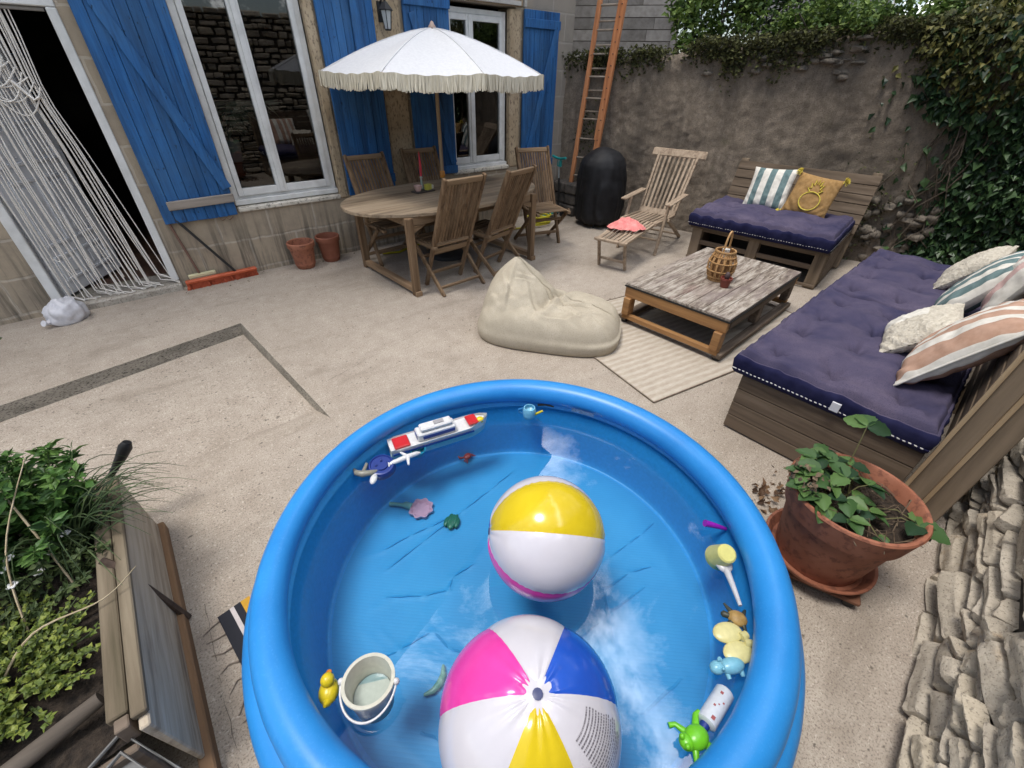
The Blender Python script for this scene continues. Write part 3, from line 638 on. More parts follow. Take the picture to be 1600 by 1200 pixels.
# ================================================================ DINING TABLE
teak = wood('weathered_teak', (.16, .102, .056), (.25, .175, .108), (.065, .038, .02), 0, 7, .7, .3)
teak_y = wood('weathered_teak_crosswise', (.19, .12, .065), (.30, .205, .125), (.085, .05, .025), 1, 7, .7, .3)
teak_z = wood('weathered_teak_upright', (.135, .083, .045), (.22, .15, .09), (.052, .03, .016), 2, 7, .75, .3)
pale_teak = wood('silvered_teak', (.24, .175, .112), (.37, .29, .20), (.10, .068, .042), 0, 6, .7, .3)
tb = thing('dining_table', 'large oval slatted teak garden table under the fringed parasol', 'table', (2.62, 4.20, 0), R(3))
A_, B_ = 1.13, .645
def sx(y): return A_*(max(0, 1-abs(y/B_)**2.15))**(1/2.15)
mb = MB(); n = 11
for i in range(n):
    y0, y1 = -B_+2*B_*i/n+.003, -B_+2*B_*(i+1)/n-.003; ys = [y0+(y1-y0)*k/5 for k in range(6)]
    ri = [(sx(y), y) for y in ys]; le = [(-sx(y), y) for y in ys[::-1]]; P = ri+le; m_ = len(P)
    mb.add([(x, y, .735) for x, y in P]+[(x, y, .765) for x, y in P], [tuple(range(m_))[::-1], tuple(range(m_, 2*m_))]+[(k, (k+1) % m_, m_+(k+1) % m_, m_+k) for k in range(m_)])
mb.build('tabletop', pale_teak, tb, bevel=.003)
for q in ((-.80, .80, -.50, -.475), (-.80, .80, .475, .50), (-.80, -.775, -.47, .47), (.775, .80, -.47, .47)): MB().box(*q, .655, .733).build('apron', teak, tb, bevel=.003)
for x in (-.79, .79):
    for y in (-.51, .51):
        l = MB().beam((x, y, .0), (x, y, .734), .07, .055, (0, 1, 0)); lo_ = l.build('leg', teak_z, tb, bevel=.005)
        s = -1 if x > 0 else 1
        MB().hexa([(x+s*.036, y-.012, .60), (x+s*.036, y+.012, .60), (x+s*.04, y+.012, .60), (x+s*.04, y-.012, .60), (x+s*.036, y-.012, .654), (x+s*.036, y+.012, .654), (x+s*.17, y+.012, .654), (x+s*.17, y-.012, .654)]).build('brace', teak, tb)
    MB().box(x-.035, x+.035, -.56, -.542, .0, .05).box(x-.03, x+.03, -.48, .48, .03, .085).build('foot_rail', teak_y, tb, bevel=.004)
# ---- folding chairs
def chair(label, x, y, rz, dark=False):
    t = thing('folding_chair', label, 'chair', (x, y, 0), rz, 'folding teak chairs round the table')
    def py_(z): return -.30+.45*(1.06-z)/1.06
    for s in (-1, 1):
        MB().beam((s*.215, py_(1.075), 1.075), (s*.215, py_(0), 0), .03, .045, (0, 1, .5)).build('back_post', teak_z, t, bevel=.005)
        MB().beam((s*.252, .27, .445), (s*.252, -.22, 0), .026, .042, (0, 1, .5)).build('rear_leg', teak_z, t, bevel=.004)
    z0, z1 = .455, 1.04
    for q, wd in ((z1, .05), (z0, .045)): MB().beam((-.2, py_(q), q), (.2, py_(q), q), .024, wd, (0, -.39, .92)).build('back_rail', teak, t, bevel=.004)
    mb = MB()
    for i in range(12):
        x_ = -.187+i*.034; mb.beam((x_, py_(z0+.02), z0+.02), (x_, py_(z1-.02), z1-.02), .0255, .012, (0, 1, .42))
    mb.build('back_slats', teak_z, t, bevel=.002)
    mb = MB()
    for i in range(7): yy = -.07+i*.058; mb.box(-.19, .19, yy, yy+.046, .435+.004*(i-3)**2*.3, .452+.004*(i-3)**2*.3)
    mb.box(-.232, -.195, -.08, .35, .415, .447); mb.box(.195, .232, -.08, .35, .415, .447)
    mb.build('seat', teak, t, bevel=.003)
    for q in (.30, .85): MB().beam((-.24, .27-.49*q, .445*(1-q)), (.24, .27-.49*q, .445*(1-q)), .034, .02, (0, 1, .6)).build('stretcher', teak, t, bevel=.003)
    for z, wd in ((.14, .034), (.385, .06)): MB().beam((-.2, py_(z), z), (.2, py_(z), z), .02, wd, (0, -.39, .92)).build('stretcher', teak, t, bevel=.003)
    return t
chair('teak folding chair at the near side of the table, left of two seen from behind', 2.29, 3.68, R(3))
chair('teak folding chair seen from behind, right of two at the near side of table', 2.91, 3.70, R(14))
chair('teak folding chair facing us at the left end of the table by shutter', 2.14, 4.73, R(183))
chair('teak folding chair facing us behind the parasol pole and the red candle', 2.84, 4.84, R(178))
chair('teak folding chair at the far right end of the table beside the scooter', 3.97, 4.16, R(165))
# ---- parasol
canvas = two('white_canvas', (.62, .62, .63), (.68, .68, .685), 40, rough=.85, bs=.15, bd=.002, sub=.0)
fringe_m = two('cream_fringe', (.56, .50, .37), (.76, .70, .56), 60, (1, 1, .12), .9, .5, .006)
pole_m = wood('parasol_pole_wood', (.25, .17, .10), (.33, .24, .15), (.16, .1, .06), 2, 6, .6)
PX, PY = 2.745, 4.46
um = thing('parasol', 'white fringed parasol open over the dining table', 'parasol', (PX, PY, 0), R(-122.5+22.5))
NR = 8; RAD, ZR, ZA = 1.07, 1.785, 2.13
mb = MB()
def canopy(u, v):   # u around 0..1, v radial
    a = u*2*math.pi; k = (u*NR) % 1; r = RAD*v; fl_ = math.cos(math.pi/NR)/math.cos((k-.5)*2*math.pi/NR)
    rr = r*(fl_*1.0); z = ZA-(ZA-ZR)*(v**1.45) - .020*math.sin(math.pi*k)*v**4 - .022*math.sin(math.pi*k)*math.sin(math.pi*v)*1.2 + .004*nz(a*3, v*5, 0, 2)
    return (rr*math.cos(a), rr*math.sin(a), z)
mb.grid(NR*10, 16, canopy); mb.build('canopy', canvas, um, smooth=12)
def double_side(o):
    sdf = o.modifiers.new('solid', 'SOLIDIFY'); sdf.thickness = .003; return o
mb = MB()
for i in range(NR):   # seam piping
    a = i*2*math.pi/NR; mb.tube([(RAD*v*math.cos(a), RAD*v*math.sin(a), ZA-(ZA-ZR)*v**1.45+.003) for v in [k/10 for k in range(11)]], .004, 5)
mb.build('seam', canvas, um, smooth=60)
rnd = random.Random(12); mb = MB()
for i in range(NR):
    a0, a1 = i*2*math.pi/NR, (i+1)*2*math.pi/NR; p0 = Vector((RAD*math.cos(a0), RAD*math.sin(a0), ZR)); p1 = Vector((RAD*math.cos(a1), RAD*math.sin(a1), ZR))
    n = 105; dn = (p1-p0).normalized(); on = Vector((dn.y, -dn.x, 0))
    for k in range(n):
        for lay in (0, 1):
            q0_ = (k+rnd.random())/n; p = p0.lerp(p1, q0_) - Vector((0, 0, .020*math.sin(math.pi*q0_)+.004*math.sin(q0_*31+i))) + on*(.004+.006*lay+.012*nz(i*9+k*.15, 0, 0, 1.0)); w_ = rnd.uniform(.006, .011); ln = rnd.uniform(.090, .108); s = dn*w_; sway = dn*rnd.gauss(0, .010)+on*rnd.gauss(0, .006)
            tp = Vector((0, 0, .012)); q = Vector((0, 0, -ln*.45)); e = Vector((0, 0, -ln))
            mb.add([p-s*.6+tp, p+s*.6+tp, p+s+q+sway*.5, p-s+q+sway*.5, p+s*.7+e+sway, p-s*.7+e+sway], [(0, 1, 2, 3), (3, 2, 4, 5)])
mb.build('fringe', fringe_m, um)
mb = MB().tube([(0, 0, 0), (0, 0, 2.13)], .019, 12); mb.build('pole', pole_m, um, smooth=60)
mb = MB().lathe([(.0, -.01), (.03, -.005), (.035, .012), (.02, .03), (.014, .045), (0, .055)], 16, (0, 0, ZA+.0)); mb.build('finial', plain('pinkish_finial', (.45, .33, .27), .6), um, smooth=60)
for i in range(NR):
    a = i*2*math.pi/NR; c, s = math.cos(a), math.sin(a)
    MB().tube([(.02*c, .02*s, ZA-.04), (RAD*.5*c, RAD*.5*s, ZA-(ZA-ZR)*.5**1.45-.012), (RAD*.985*c, RAD*.985*s, ZR+.004)], .006, 6).tube([(.03*c, .03*s, 1.70), (RAD*.5*c, RAD*.5*s, ZA-(ZA-ZR)*.5**1.45-.015)], .005, 6).build('rib', pole_m, um, smooth=60)
MB().lathe([(.0, 0), (.036, 0), (.036, .07), (.0, .07)], 16, (0, 0, 1.665)).build('runner', pole_m, um, smooth=40)
mb = MB(); mb.lathe([(.027, 0), (.03, .02), (.027, .06), (.02, .07)], 14, (0, 0, .86)); mb.ball((.045, 0, .9), (.022, .012, .022), 10, 8); mb.build('clamp', plain('orange_plastic', (.55, .22, .03), .45), um, smooth=50)
mb = MB().lathe([(.0, 0), (.24, 0), (.24, .04), (.22, .055), (.05, .065), (.032, .08), (.032, .28), (.0, .28)], 28); mb.build('base', plain('dark_cast_base', (.03, .03, .03), .7), um, smooth=40)
# ---- things on the dining table
TZ = .766
c = thing('candle_holder', 'red candle in a clear glass stick on the dining table', 'candle', (2.50, 4.50, TZ))
MB().lathe([(.0, 0), (.035, 0), (.035, .006), (.012, .015), (.012, .10), (.018, .115), (.014, .125), (0, .125)], 16).build('glass_stick', plain('greenish_glass', (.35, .42, .36), .08, .6), c, smooth=50)
MB().tube([(0, 0, .1), (.004, 0, .24), (.002, .003, .36)], [.0135, .0125, .004], 10).build('candle', plain('red_wax', (.55, .025, .05), .45), c, smooth=60)
c = thing('serving_tray', 'small dark tray of bowls on the dining table', 'tray', (2.44, 4.37, TZ), R(10))
MB().box(-.12, .12, -.06, .06, 0, .014).build('tray', plain('dark_tray', (.05, .04, .035), .5), c, bevel=.004)
b1 = thing('bowl', 'tiny pinkish bowl on the dark tray', 'bowl', (2.375, 4.36, TZ+.014))
MB().lathe([(.0, 0), (.025, 0), (.042, .035), (.045, .055), (.040, .055), (.035, .03), (0, .012)], 18).build('bowl_body', plain('pink_glaze', (.55, .36, .31), .3), b1, smooth=60)
b2 = thing('card_box', 'small yellow and white box on the dark tray', 'box', (2.50, 4.37, TZ+.014), R(25))
MB().box(-.035, .035, -.025, .025, 0, .055).build('box_body', plain('yellow_card', (.50, .46, .07), .5), b2, bevel=.003); MB().box(.037, .075, -.022, .022, 0, .04).build('box_lid', plain('cream_card', (.6, .58, .5), .5), b2, bevel=.003)

# ================================================================ DECK CHAIR
dk = thing('steamer_chair', 'slatted teak deck chair with a coral cloth on its leg rest', 'deck chair', (3.88, 2.93, 0), R(14.5))
gteak = wood('greyed_teak', (.25, .185, .128), (.37, .29, .21), (.09, .062, .04), 0, 7, .75, .3)
mb = MB()
for s in (-1, 1): mb.beam((0, s*.165, .325), (.80, s*.19, .375), .028, .035); 
mb.beam((-.01, -.19, .335), (-.01, .19, .335), .05, .026)
mb.build('leg_rest_frame', gteak, dk, bevel=.004)
mb = MB()
for i in range(7): y = -.138+i*.046; mb.beam((.01, y, .338), (.80, y*1.1, .388), .03, .012)
mb.build('leg_rest_slats', gteak, dk, bevel=.002)
mb = MB()
for s in (-1, 1): mb.beam((.72, s*.215, .385), (1.42, s*.215, .345), .028, .04)
for i in range(7): y = -.165+i*.055; mb.beam((.80, y, .385), (1.40, y, .355), .036, .012)
mb.build('seat', gteak, dk, bevel=.003)
bx = lambda q: (1.36+.44*q, 0, .37+.66*q)
mb = MB()
for i in range(8): y = -.185+i*.053; mb.beam((bx(.02)[0], y, bx(.02)[2]), (bx(.93)[0], y*1.15, bx(.93)[2]), .028, .014, (1, 0, -.6))
mb.build('back_slats', gteak, dk, bevel=.002)
for s in (-1, 1): MB().beam((bx(-.02)[0], s*.225, bx(-.02)[2]), (bx(.98)[0], s*.25, bx(.98)[2]), .028, .036, (1, 0, -.6)).build('back_post', gteak, dk, bevel=.003)
MB().beam((bx(.02)[0]-.012, -.22, bx(.02)[2]), (bx(.02)[0]-.012, .22, bx(.02)[2]), .022, .075, (.55, 0, .83)).build('back_rail', gteak, dk, bevel=.003)
q_ = Vector(bx(.965)); MB().beam(q_+Vector((0, -.345, 0)), q_+Vector((0, .345, 0)), .028, .105, (.55, 0, .83)).build('headrest', gteak, dk, bevel=.011)
for s in (-1, 1):
    ar = MB().beam((.86, s*.275, .585), (1.50, s*.275, .60), .075, .022); ar.build('armrest', gteak, dk, bevel=.006)
    MB().beam((.83, s*.245, 0), (1.02, s*.245, .585), .03, .04, (1, 0, 0)).build('leg', gteak, dk, bevel=.004)
    MB().beam((1.80, s*.24, 0), (1.12, s*.24, .36), .03, .04, (1, 0, 0)).build('leg', gteak, dk, bevel=.004)
    MB().beam((.13, s*.16, 0), (.03, s*.155, .32), .028, .034, (1, 0, 0)).build('leg', gteak, dk, bevel=.004)
for a, y, z in ((1.68, .24, .065), (.885, .24, .17), (.10, .15, .1)): MB().beam((a, -y, z), (a, y, z), .035, .02).build('stretcher', gteak, dk, bevel=.003)
pc = thing('beach_cloth', 'coral pink cloth dropped on the slatted leg rest', 'cloth', (4.32, 3.07, .385), R(25))
def clf(u, v):
    a = u*2*math.pi; r = v*(1+.16*math.sin(3*a+1)+.08*math.sin(7*a)); x, y = .235*r*math.cos(a), .19*r*math.sin(a)
    z = .075*(1-v**2.2)*(1+.3*nz(x, y, 0, 9))+.018*nz(x, y, 2, 18)*(1-v*.3)+.006+.012*max(0, math.sin(5*a))*v
    return (x, y, z)
MB().grid(56, 18, clf).build('cloth', two('coral_cloth', (.62, .17, .16), (.80, .30, .27), 14, rough=.85, bs=.2), pc, smooth=180)

# ================================================================ COFFEE TABLE, RUG
ct = thing('pallet_coffee_table', 'low pallet coffee table with worn whitewashed top on the woven rug', 'coffee table', (3.74, 1.625, .008), R(3))
def worn_white():
    m, N, L, b = new_mat('worn_whitewash'); v = coords(N, L, (.16, 1, 1)); g = N.new('ShaderNodeNewGeometry')
    f = tex(N, L, v, 34, 7, .75, .4); f2 = tex(N, L, coords(N, L, (.35, 1, 1)), 5, 5, .7)
    c = ramp(N, L, f, [(.32, (.05, .036, .028)), (.45, (.20, .16, .125)), (.57, (.40, .355, .30)), (.75, (.53, .50, .44))])
    c = mixc(N, L, ramp(N, L, f2, [(.48, (0, 0, 0)), (.66, (.85, .85, .85))]), c, ramp(N, L, g.outputs['Random Per Island'], [(0, (.20, .12, .10)), (.5, (.27, .22, .19)), (1, (.17, .13, .12))]))
    L.new(c, b.inputs['Base Color']); b.inputs['Roughness'].default_value = .6; b.inputs['Specular IOR Level'].default_value = .35; bump(N, L, b, f, .35, .004); return m
ww = worn_white(); mb = MB(); n = 8
for i in range(n): y = -.455+i*.91/n; mb.box(-.72, .72, y+.0015, y+.91/n-.0015, .345, .365)
mb.build('tabletop', ww, ct, bevel=.002)
orange_w = wood('honey_pine', (.27, .135, .05), (.36, .20, .085), (.12, .055, .022), 1, 5, .55, .2); dark_w = wood('dark_pallet_wood', (.10, .075, .055), (.18, .14, .105), (.05, .036, .028), 0, 7, .8, .4)
MB().box(-.725, .725, -.46, .46, .334, .343).build('board', plain('black_edge', (.012, .011, .01), .7), ct)
for s in (-1, 1):
    MB().box(s*.70-.02, s*.70+.02, -.45, .45, .245, .333).build('end_beam', orange_w, ct, bevel=.004)
    MB().box(s*.70-.024, s*.70+.024, -.44, .44, .045, .088).build('end_rail', orange_w, ct, bevel=.004)
    MB().box(-.66, .66, s*.44-.012, s*.44+.012, .26, .333).build('side_beam', dark_w, ct, bevel=.003); MB().box(-.72, .72, s*.44-.035, s*.44+.035, .026, .066).build('side_rail', dark_w, ct, bevel=.003)
    for x in (-.70, 0, .70):
        MB().box(x-.045, x+.045, s*.405-.032, s*.405+.032, .09, .244).build('leg', orange_w if x < -.5 else dark_w, ct, bevel=.004)
    for x in (-.68, .68): MB().lathe([(0, 0), (.028, 0), (.03, .012), (.028, .024), (0, .024)], 12, (x, s*.43, 0)).build('foot', plain('black_rubber', (.015, .015, .015), .6), ct, smooth=50)
MB().box(-.69, .69, -.05, .05, .255, .333).build('centre_beam', dark_w, ct, bevel=.003)
def rug_mat():
    m, N, L, b = new_mat('woven_rug'); t = N.new('ShaderNodeTexCoord')
    wv = N.new('ShaderNodeTexWave'); wv.wave_type = 'BANDS'; wv.bands_direction = 'Y'; wv.inputs['Scale'].default_value = 5.2; wv.inputs['Distortion'].default_value = 0.6; wv.inputs['Detail'].default_value = 3; wv.inputs['Detail Scale'].default_value = 2
    L.new(t.outputs['Object'], wv.inputs['Vector']); f = tex(N, L, coords(N, L, (.3, 1, 1)), 45, 4, .7); fi = tex(N, L, coords(N, L, (1, .15, 1)), 150, 2, .6)
    c = ramp(N, L, wv.outputs['Fac'], [(.1, (.37, .31, .24)), (.5, (.42, .36, .285)), (.9, (.48, .425, .345))]); c = mixc(N, L, .35, c, ramp(N, L, f, [(.3, (.30, .25, .2)), (.7, (.6, .55, .47))]))
    L.new(c, b.inputs['Base Color']); b.inputs['Roughness'].default_value = .95; b.inputs['Specular IOR Level'].default_value = .1; bump(N, L, b, mixc(N, L, .5, f, fi), .6, .004); return m
rg = thing('woven_rug', 'flat beige striped outdoor rug under the coffee table', 'rug', (2.235, 1.135, 0), R(-10.5))
mb = MB().grid(60, 40, lambda u, v: (u*2.15, v*1.42, .007+.0025*nz(u*2, v*2, 0, 2.5)), flip=False); mb.box(0, 2.15, 0, 1.42, .0005, .0045)
mb.build('weave', rug_mat(), rg)
hem = two('dark_hem', (.16, .12, .09), (.25, .2, .15), 40, rough=.9); mb = MB()
for a, b_ in (((0, 0), (2.15, 0)), ((0, 0), (0, 1.42)), ((2.15, 0), (2.15, 1.42)), ((0, 1.42), (2.15, 1.42))): mb.tube([(a[0]+(b_[0]-a[0])*k/12, a[1]+(b_[1]-a[1])*k/12, .008) for k in range(13)], .0055, 6)
mb.build('hem', hem, rg, smooth=60)
# lantern, tiny pot, dish
cz = .3735
ln = thing('bamboo_lantern', 'round woven bamboo lantern with a tall loop handle on the coffee table', 'lantern', (3.70, 1.60, cz))
bam = wood('bamboo', (.40, .22, .085), (.52, .32, .15), (.24, .12, .045), 2, 8, .5, .2)
mb = MB()
prof = lambda q: .075+.035*math.sin(math.pi*min(1, q*1.05))*(1 if q < .62 else 1-(q-.62)*1.05)
for i in range(26):
    a = 2*math.pi*i/26
    mb.tube([(prof(q)*math.cos(a+.25*q*(1 if i % 2 else -1)), prof(q)*math.sin(a+.25*q*(1 if i % 2 else -1)), .005+.25*q) for q in [k/9 for k in range(10)]], .0075, 5)
for q in (0, .12, .34, .62, .80, .97): r = prof(q)+.004; mb.tube([(r*math.cos(2*math.pi*k/28), r*math.sin(2*math.pi*k/28), .005+.25*q) for k in range(28)], .009 if q in (0, .97) else .006, 6, closed=True)
mb.build('basket', bam, ln, smooth=60)
MB().lathe([(0, .004), (.066, .004), (.082, .09), (.08, .17), (.06, .2), (0, .2)], 20).build('liner', plain('tan_liner', (.36, .19, .075), .6), ln, smooth=60)
MB().tube([(.062*math.cos(t), .03*math.cos(t)*.3, .25+.155*math.sin(t)**.8) for t in [math.pi*k/16 for k in range(17)]], .008, 8).build('handle', bam, ln, smooth=60)
MB().lathe([(.0, .2), (.03, .2), (.03, .262), (0, .262)], 16).build('candle', plain('white_candle', (.7, .68, .62), .5), ln, smooth=50)
terra = two('terracotta', (.27, .095, .05), (.36, .145, .085), 7, rough=.75, bs=.15, fine=28, c3=(.2, .075, .045)); soil = two('potting_soil', (.018, .013, .009), (.06, .042, .028), 60, rough=.98, bs=1, bd=.02)
tp = thing('mini_plant_pot', 'tiny red-brown pot with a small cactus in front of the bamboo lantern', 'plant pot', (3.58, 1.475, cz))
MB().lathe([(0, 0), (.032, 0), (.044, .062), (.048, .064), (.048, .08), (.041, .08), (.040, .066), (0, .066)], 20).build('pot', plain('red_brown_pot', (.20, .045, .03), .5), tp, smooth=40)
mb = MB(); mb.ball((0, 0, .095), (.022, .022, .035), 10, 8); mb.ball((.02, .008, .088), (.014, .014, .02), 8, 6); mb.build('cactus', plain('purple_green_cactus', (.08, .05, .05), .6), tp, smooth=60)
ds = thing('ashtray', 'small white dish behind the bamboo lantern on the coffee table', 'dish', (3.93, 1.62, cz)); MB().lathe([(0, 0), (.03, 0), (.042, .02), (.038, .02), (0, .006)], 18).build('dish_body', plain('white_ceramic', (.7, .69, .66), .25), ds, smooth=50)
# ================================================================ PALLET BENCHES WITH NAVY CUSHIONS
pal = wood('grey_brown_pallet', (.10, .072, .048), (.18, .137, .098), (.036, .026, .018), 0, 5, .85, .45)
pal_y = wood('grey_brown_pallet_crosswise', (.10, .072, .048), (.18, .137, .098), (.036, .026, .018), 1, 5, .85, .45)
pal_z = wood('grey_brown_pallet_upright', (.14, .105, .07), (.235, .18, .125), (.06, .044, .03), 2, 5, .85, .45)
cut = wood('pale_cut_edge', (.34, .24, .14), (.46, .35, .22), (.22, .15, .09), 2, 5, .8, .3)
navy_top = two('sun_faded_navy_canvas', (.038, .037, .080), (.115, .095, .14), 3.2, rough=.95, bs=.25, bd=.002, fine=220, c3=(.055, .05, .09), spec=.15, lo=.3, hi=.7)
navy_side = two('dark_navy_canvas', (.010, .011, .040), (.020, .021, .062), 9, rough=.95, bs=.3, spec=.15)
trim_m = two('white_cord', (.5, .49, .47), (.7, .69, .66), 60, rough=.9)
def mattress(parent, name, lx, ly, h, tuft, seed, top_tilt=None, sag=.02):
    """tufted cushion, lower corner at the local origin, built as one closed skin plus a dashed white cord"""
    rnd = random.Random(seed); nu, nv = 110, 80; tu = [((i+.5)/tuft[0]+rnd.gauss(0, .012), (j+.5)/tuft[1]+rnd.gauss(0, .012)) for i in range(tuft[0]) for j in range(tuft[1])]
    def prof(u, v):
        x, y = u*lx, v*ly; e = min(x, lx-x, y, ly-y); z = h*(1-.20*math.exp(-e/.014)) + .010*math.exp(-((e-.022)/.014)**2) - .012*math.exp(-((e-.055)/.02)**2) 
        z += .010*math.sin(math.pi*u)*math.sin(math.pi*v) + .026*(abs(math.cos(math.pi*u*tuft[0]))*.5+abs(math.cos(math.pi*v*tuft[1]))*.5)**1.2*min(1, e/.06)
        for a, b_ in tu:
            d = math.hypot((u-a)*lx, (v-b_)*ly); z -= (.052*math.exp(-(d/.028)**2) + .024*math.exp(-(d/.12)**2))*(1+.35*math.sin(5*math.atan2((v-b_)*ly, (u-a)*lx)+a*40)*min(1, d/.05))
        z += .012*nz(x+seed, y, 0, 5)+.007*nz(x, y+seed, 2, 12)+.004*nz(x+seed, y, 4, 30)
        z += .006*math.sin(44*x+4*nz(x, y, 5, 3))*math.exp(-e/.07) + .008*nz(x+seed, y*.4, 8, 9)
        return (x, y, z)
    mb = MB(); mb.grid(nu, nv, prof)
    top = [prof(u/nu, 0) for u in range(nu)]+[prof(1, v/nv) for v in range(nv)]+[prof(1-u/nu, 1) for u in range(nu)]+[prof(0, 1-v/nv) for v in range(nv)]
    K = len(top); rings = []
    for q, zz in ((.010, .58), (.020, .44), (.016, .25), (.012, .10), (0, .0)):
        ring = []
        for k, p in enumerate(top):
            x, y, z = p; ox = -1 if x < 1e-6 else (1 if x > lx-1e-6 else 0); oy = -1 if y < 1e-6 else (1 if y > ly-1e-6 else 0)
            w_ = .004*math.sin(k*.9)*(1 if .1 < zz < .5 else .3)
            ring.append((x+ox*(q+w_), y+oy*(q+w_), z*zz/.58 if zz > 0 else 0.0))
        rings.append(ring)
    o = len(mb.v); allr = [top]+rings
    for r in allr: mb.v += r
    for i in range(len(allr)-1):
        for k in range(K): mb.f.append((o+i*K+k, o+(i+1)*K+k, o+(i+1)*K+(k+1) % K, o+i*K+(k+1) % K)); mb.m.append(1 if i > 0 else 0)
    mb.f.append(tuple(o+(len(allr)-1)*K+k for k in range(K))[::-1]); mb.m.append(1)
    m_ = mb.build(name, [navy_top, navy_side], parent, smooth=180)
    cd = MB(); last = [(p[0]+(.004 if p[0] > lx-1e-3 else -.004), p[1], p[2]+.012) for p in rings[-2]]
    for k in range(K): n_0 = len(cd.f); cd.f += [(k*5+j, ((k+1) % K)*5+j, ((k+1) % K)*5+(j+1) % 5, k*5+(j+1) % 5) for j in range(5)]; cd.m += [k % 2]*5; cd.v += [(last[k][0]+(.0032*math.cos(1.2566*j) if last[k][1] > -1 else 0), last[k][1]+.0032*math.cos(1.2566*j), last[k][2]+.0032*math.sin(1.2566*j)) for j in range(5)]
    return m_, cd, rings, top
sofa = thing('pallet_sofa', 'long pallet bench with high wooden back below the stone wall', 'bench', (2.385, .72, 0), R(2))
# local: x along the wall, y towards the wall is negative
LEN = 2.75; SD = .86
for k in range(4): MB().box(.0, .024, -SD, -.0, .012+k*.096, .012+k*.096+.091).build('end_board', pal_y, sofa, bevel=.003)
for k in range(4): MB().box(.026, LEN, -.024, -.001, .012+k*.096, .012+k*.096+.091).build('front_board', pal, sofa, bevel=.003)
for k in range(4): MB().box(LEN-.024, LEN, -SD, -.026, .012+k*.096, .012+k*.096+.091).build('end_board', pal_y, sofa, bevel=.003)
for k in range(6): MB().box(.026, LEN-.026, -.03-.125*k-.11, -.03-.125*k, .375, .397).build('deck_slat', pal, sofa, bevel=.003)
for k, (y0, z0, z1) in enumerate(((-.955, .03, 1.10), (-1.045, .0, 1.08))):
    MB().hexa([(.0, y0, z0), (.075, y0, z0), (.075, y0+.078, z0), (.0, y0+.078, z0), (.0, y0-.035, z1), (.075, y0-.035, z1), (.075, y0+.043, z1), (.0, y0+.043, z1)]).build('back_post', pal_z, sofa, bevel=.004)
    MB().beam((-.006, y0+.084, z0+.05), (-.006, y0+.049, z1), .016, .016, (1, 0, 0)).build('post_edge', cut, sofa)
for k in range(7): z = .43+k*.098; MB().box(.08, LEN, -.90-.03*(z), -.878-.03*z, z, z+.09).build('back_board', pal, sofa, bevel=.003)
for x in (1.3, 2.65): MB().box(x, x+.09, -1.02, -.93, .0, 1.05).build('back_post', pal_z, sofa, bevel=.004)
MW = .90
for i, (x0, L_, sd_, lab, gr) in enumerate(((-.012, 1.37, 3, 'near faded navy tufted seat cushion with small white tag', None), (1.365, 1.40, 9, 'far faded navy tufted seat cushion in the corner', None))):
    mt = thing('seat_cushion', lab + ' on the long pallet bench', 'cushion', (2.385+x0*math.cos(R(2))-.045*math.sin(R(2))*-1+0, .72+.05+x0*math.sin(R(2)), .398), R(2))
    inner, cd, rings, top = mattress(mt, 'cushion', L_-.01, MW, .145, (4, 3), sd_)
    inner.location = (0, -MW, 0)
    co = cd.build('cord', [trim_m, navy_side], mt); co.location = (0, -MW, 0)
    if i == 0:
        tg = MB().hexa([(-.034, -.54, .035), (-.026, -.54, .035), (-.026, -.50, .035), (-.034, -.50, .035), (-.036, -.54, .085), (-.026, -.54, .085), (-.026, -.50, .085), (-.036, -.50, .085)]).build('tag', plain('white_label', (.7, .7, .74), .7), mt)
# ---- second bench
dbd = thing('pallet_daybed', 'shorter pallet bench with open slatted front leaning back on the rendered wall', 'bench', (5.0, 2.62, 0), R(-82))
# local: x along the front (towards the right), y into depth
DL = 1.40
for x in (0, .64, DL-.11): MB().box(x, x+.11, .0, .10, .0, .375).build('front_post', pal_z, dbd, bevel=.005)
for z in (.02, .19, .335): MB().box(.0, DL, -.014 if z < .1 else .012, -.001 if z < .1 else .034, z, z+(.03 if z < .1 else .05)).build('front_slat', pal, dbd, bevel=.003)
MB().box(-.02, DL+.02, -.05, 1.0, .376, .40).build('deck', pal, dbd, bevel=.003)
MB().box(DL-.02, DL+.005, .101, 1.0, .0, .375).build('side_panel', dark_w, dbd, bevel=.003); MB().box(-.005, .02, .101, 1.0, .0, .375).build('side_panel', dark_w, dbd, bevel=.003)
MB().box(.02, DL-.02, .6, .62, .0, .37).build('shade_panel', plain('painted_shade', (.03, .025, .02), .9), dbd)  # near-black sheet standing in for the shade inside the bench
for k in range(6):
    q0, q1 = k/6, (k+.93)/6; f_ = lambda q: (.92+.22*q, .40+.57*q)
    a, b_ = f_(q0), f_(q1); MB().hexa([(-.03, a[0], a[1]), (DL+.06, a[0], a[1]), (DL+.06, a[0]+.022, a[1]-.008), (-.03, a[0]+.022, a[1]-.008), (-.03, b_[0], b_[1]), (DL+.06, b_[0], b_[1]), (DL+.06, b_[0]+.022, b_[1]-.008), (-.03, b_[0]+.022, b_[1]-.008)]).build('back_board', pal, dbd, bevel=.003)
for x in (.0, DL-.01): MB().hexa([(x-.03, .86, .02), (x+.06, .86, .02), (x+.06, .97, .02), (x-.03, .97, .02), (x-.03, 1.165, .985), (x+.06, 1.165, .985), (x+.06, 1.20, .985), (x-.03, 1.20, .985)]).build('back_post', pal_z, dbd, bevel=.004)
mt = thing('seat_cushion', 'faded navy tufted cushion on the shorter pallet bench below the rendered wall', 'cushion', (0, 0, 0)); mt.matrix_world = dbd.matrix_basis @ Matrix.Translation((-.03, -.07, .401))
inner, cd, rings, top = mattress(mt, 'cushion', DL+.03, .98, .165, (3, 3), 17); cd.build('cord', [trim_m, navy_side], mt)

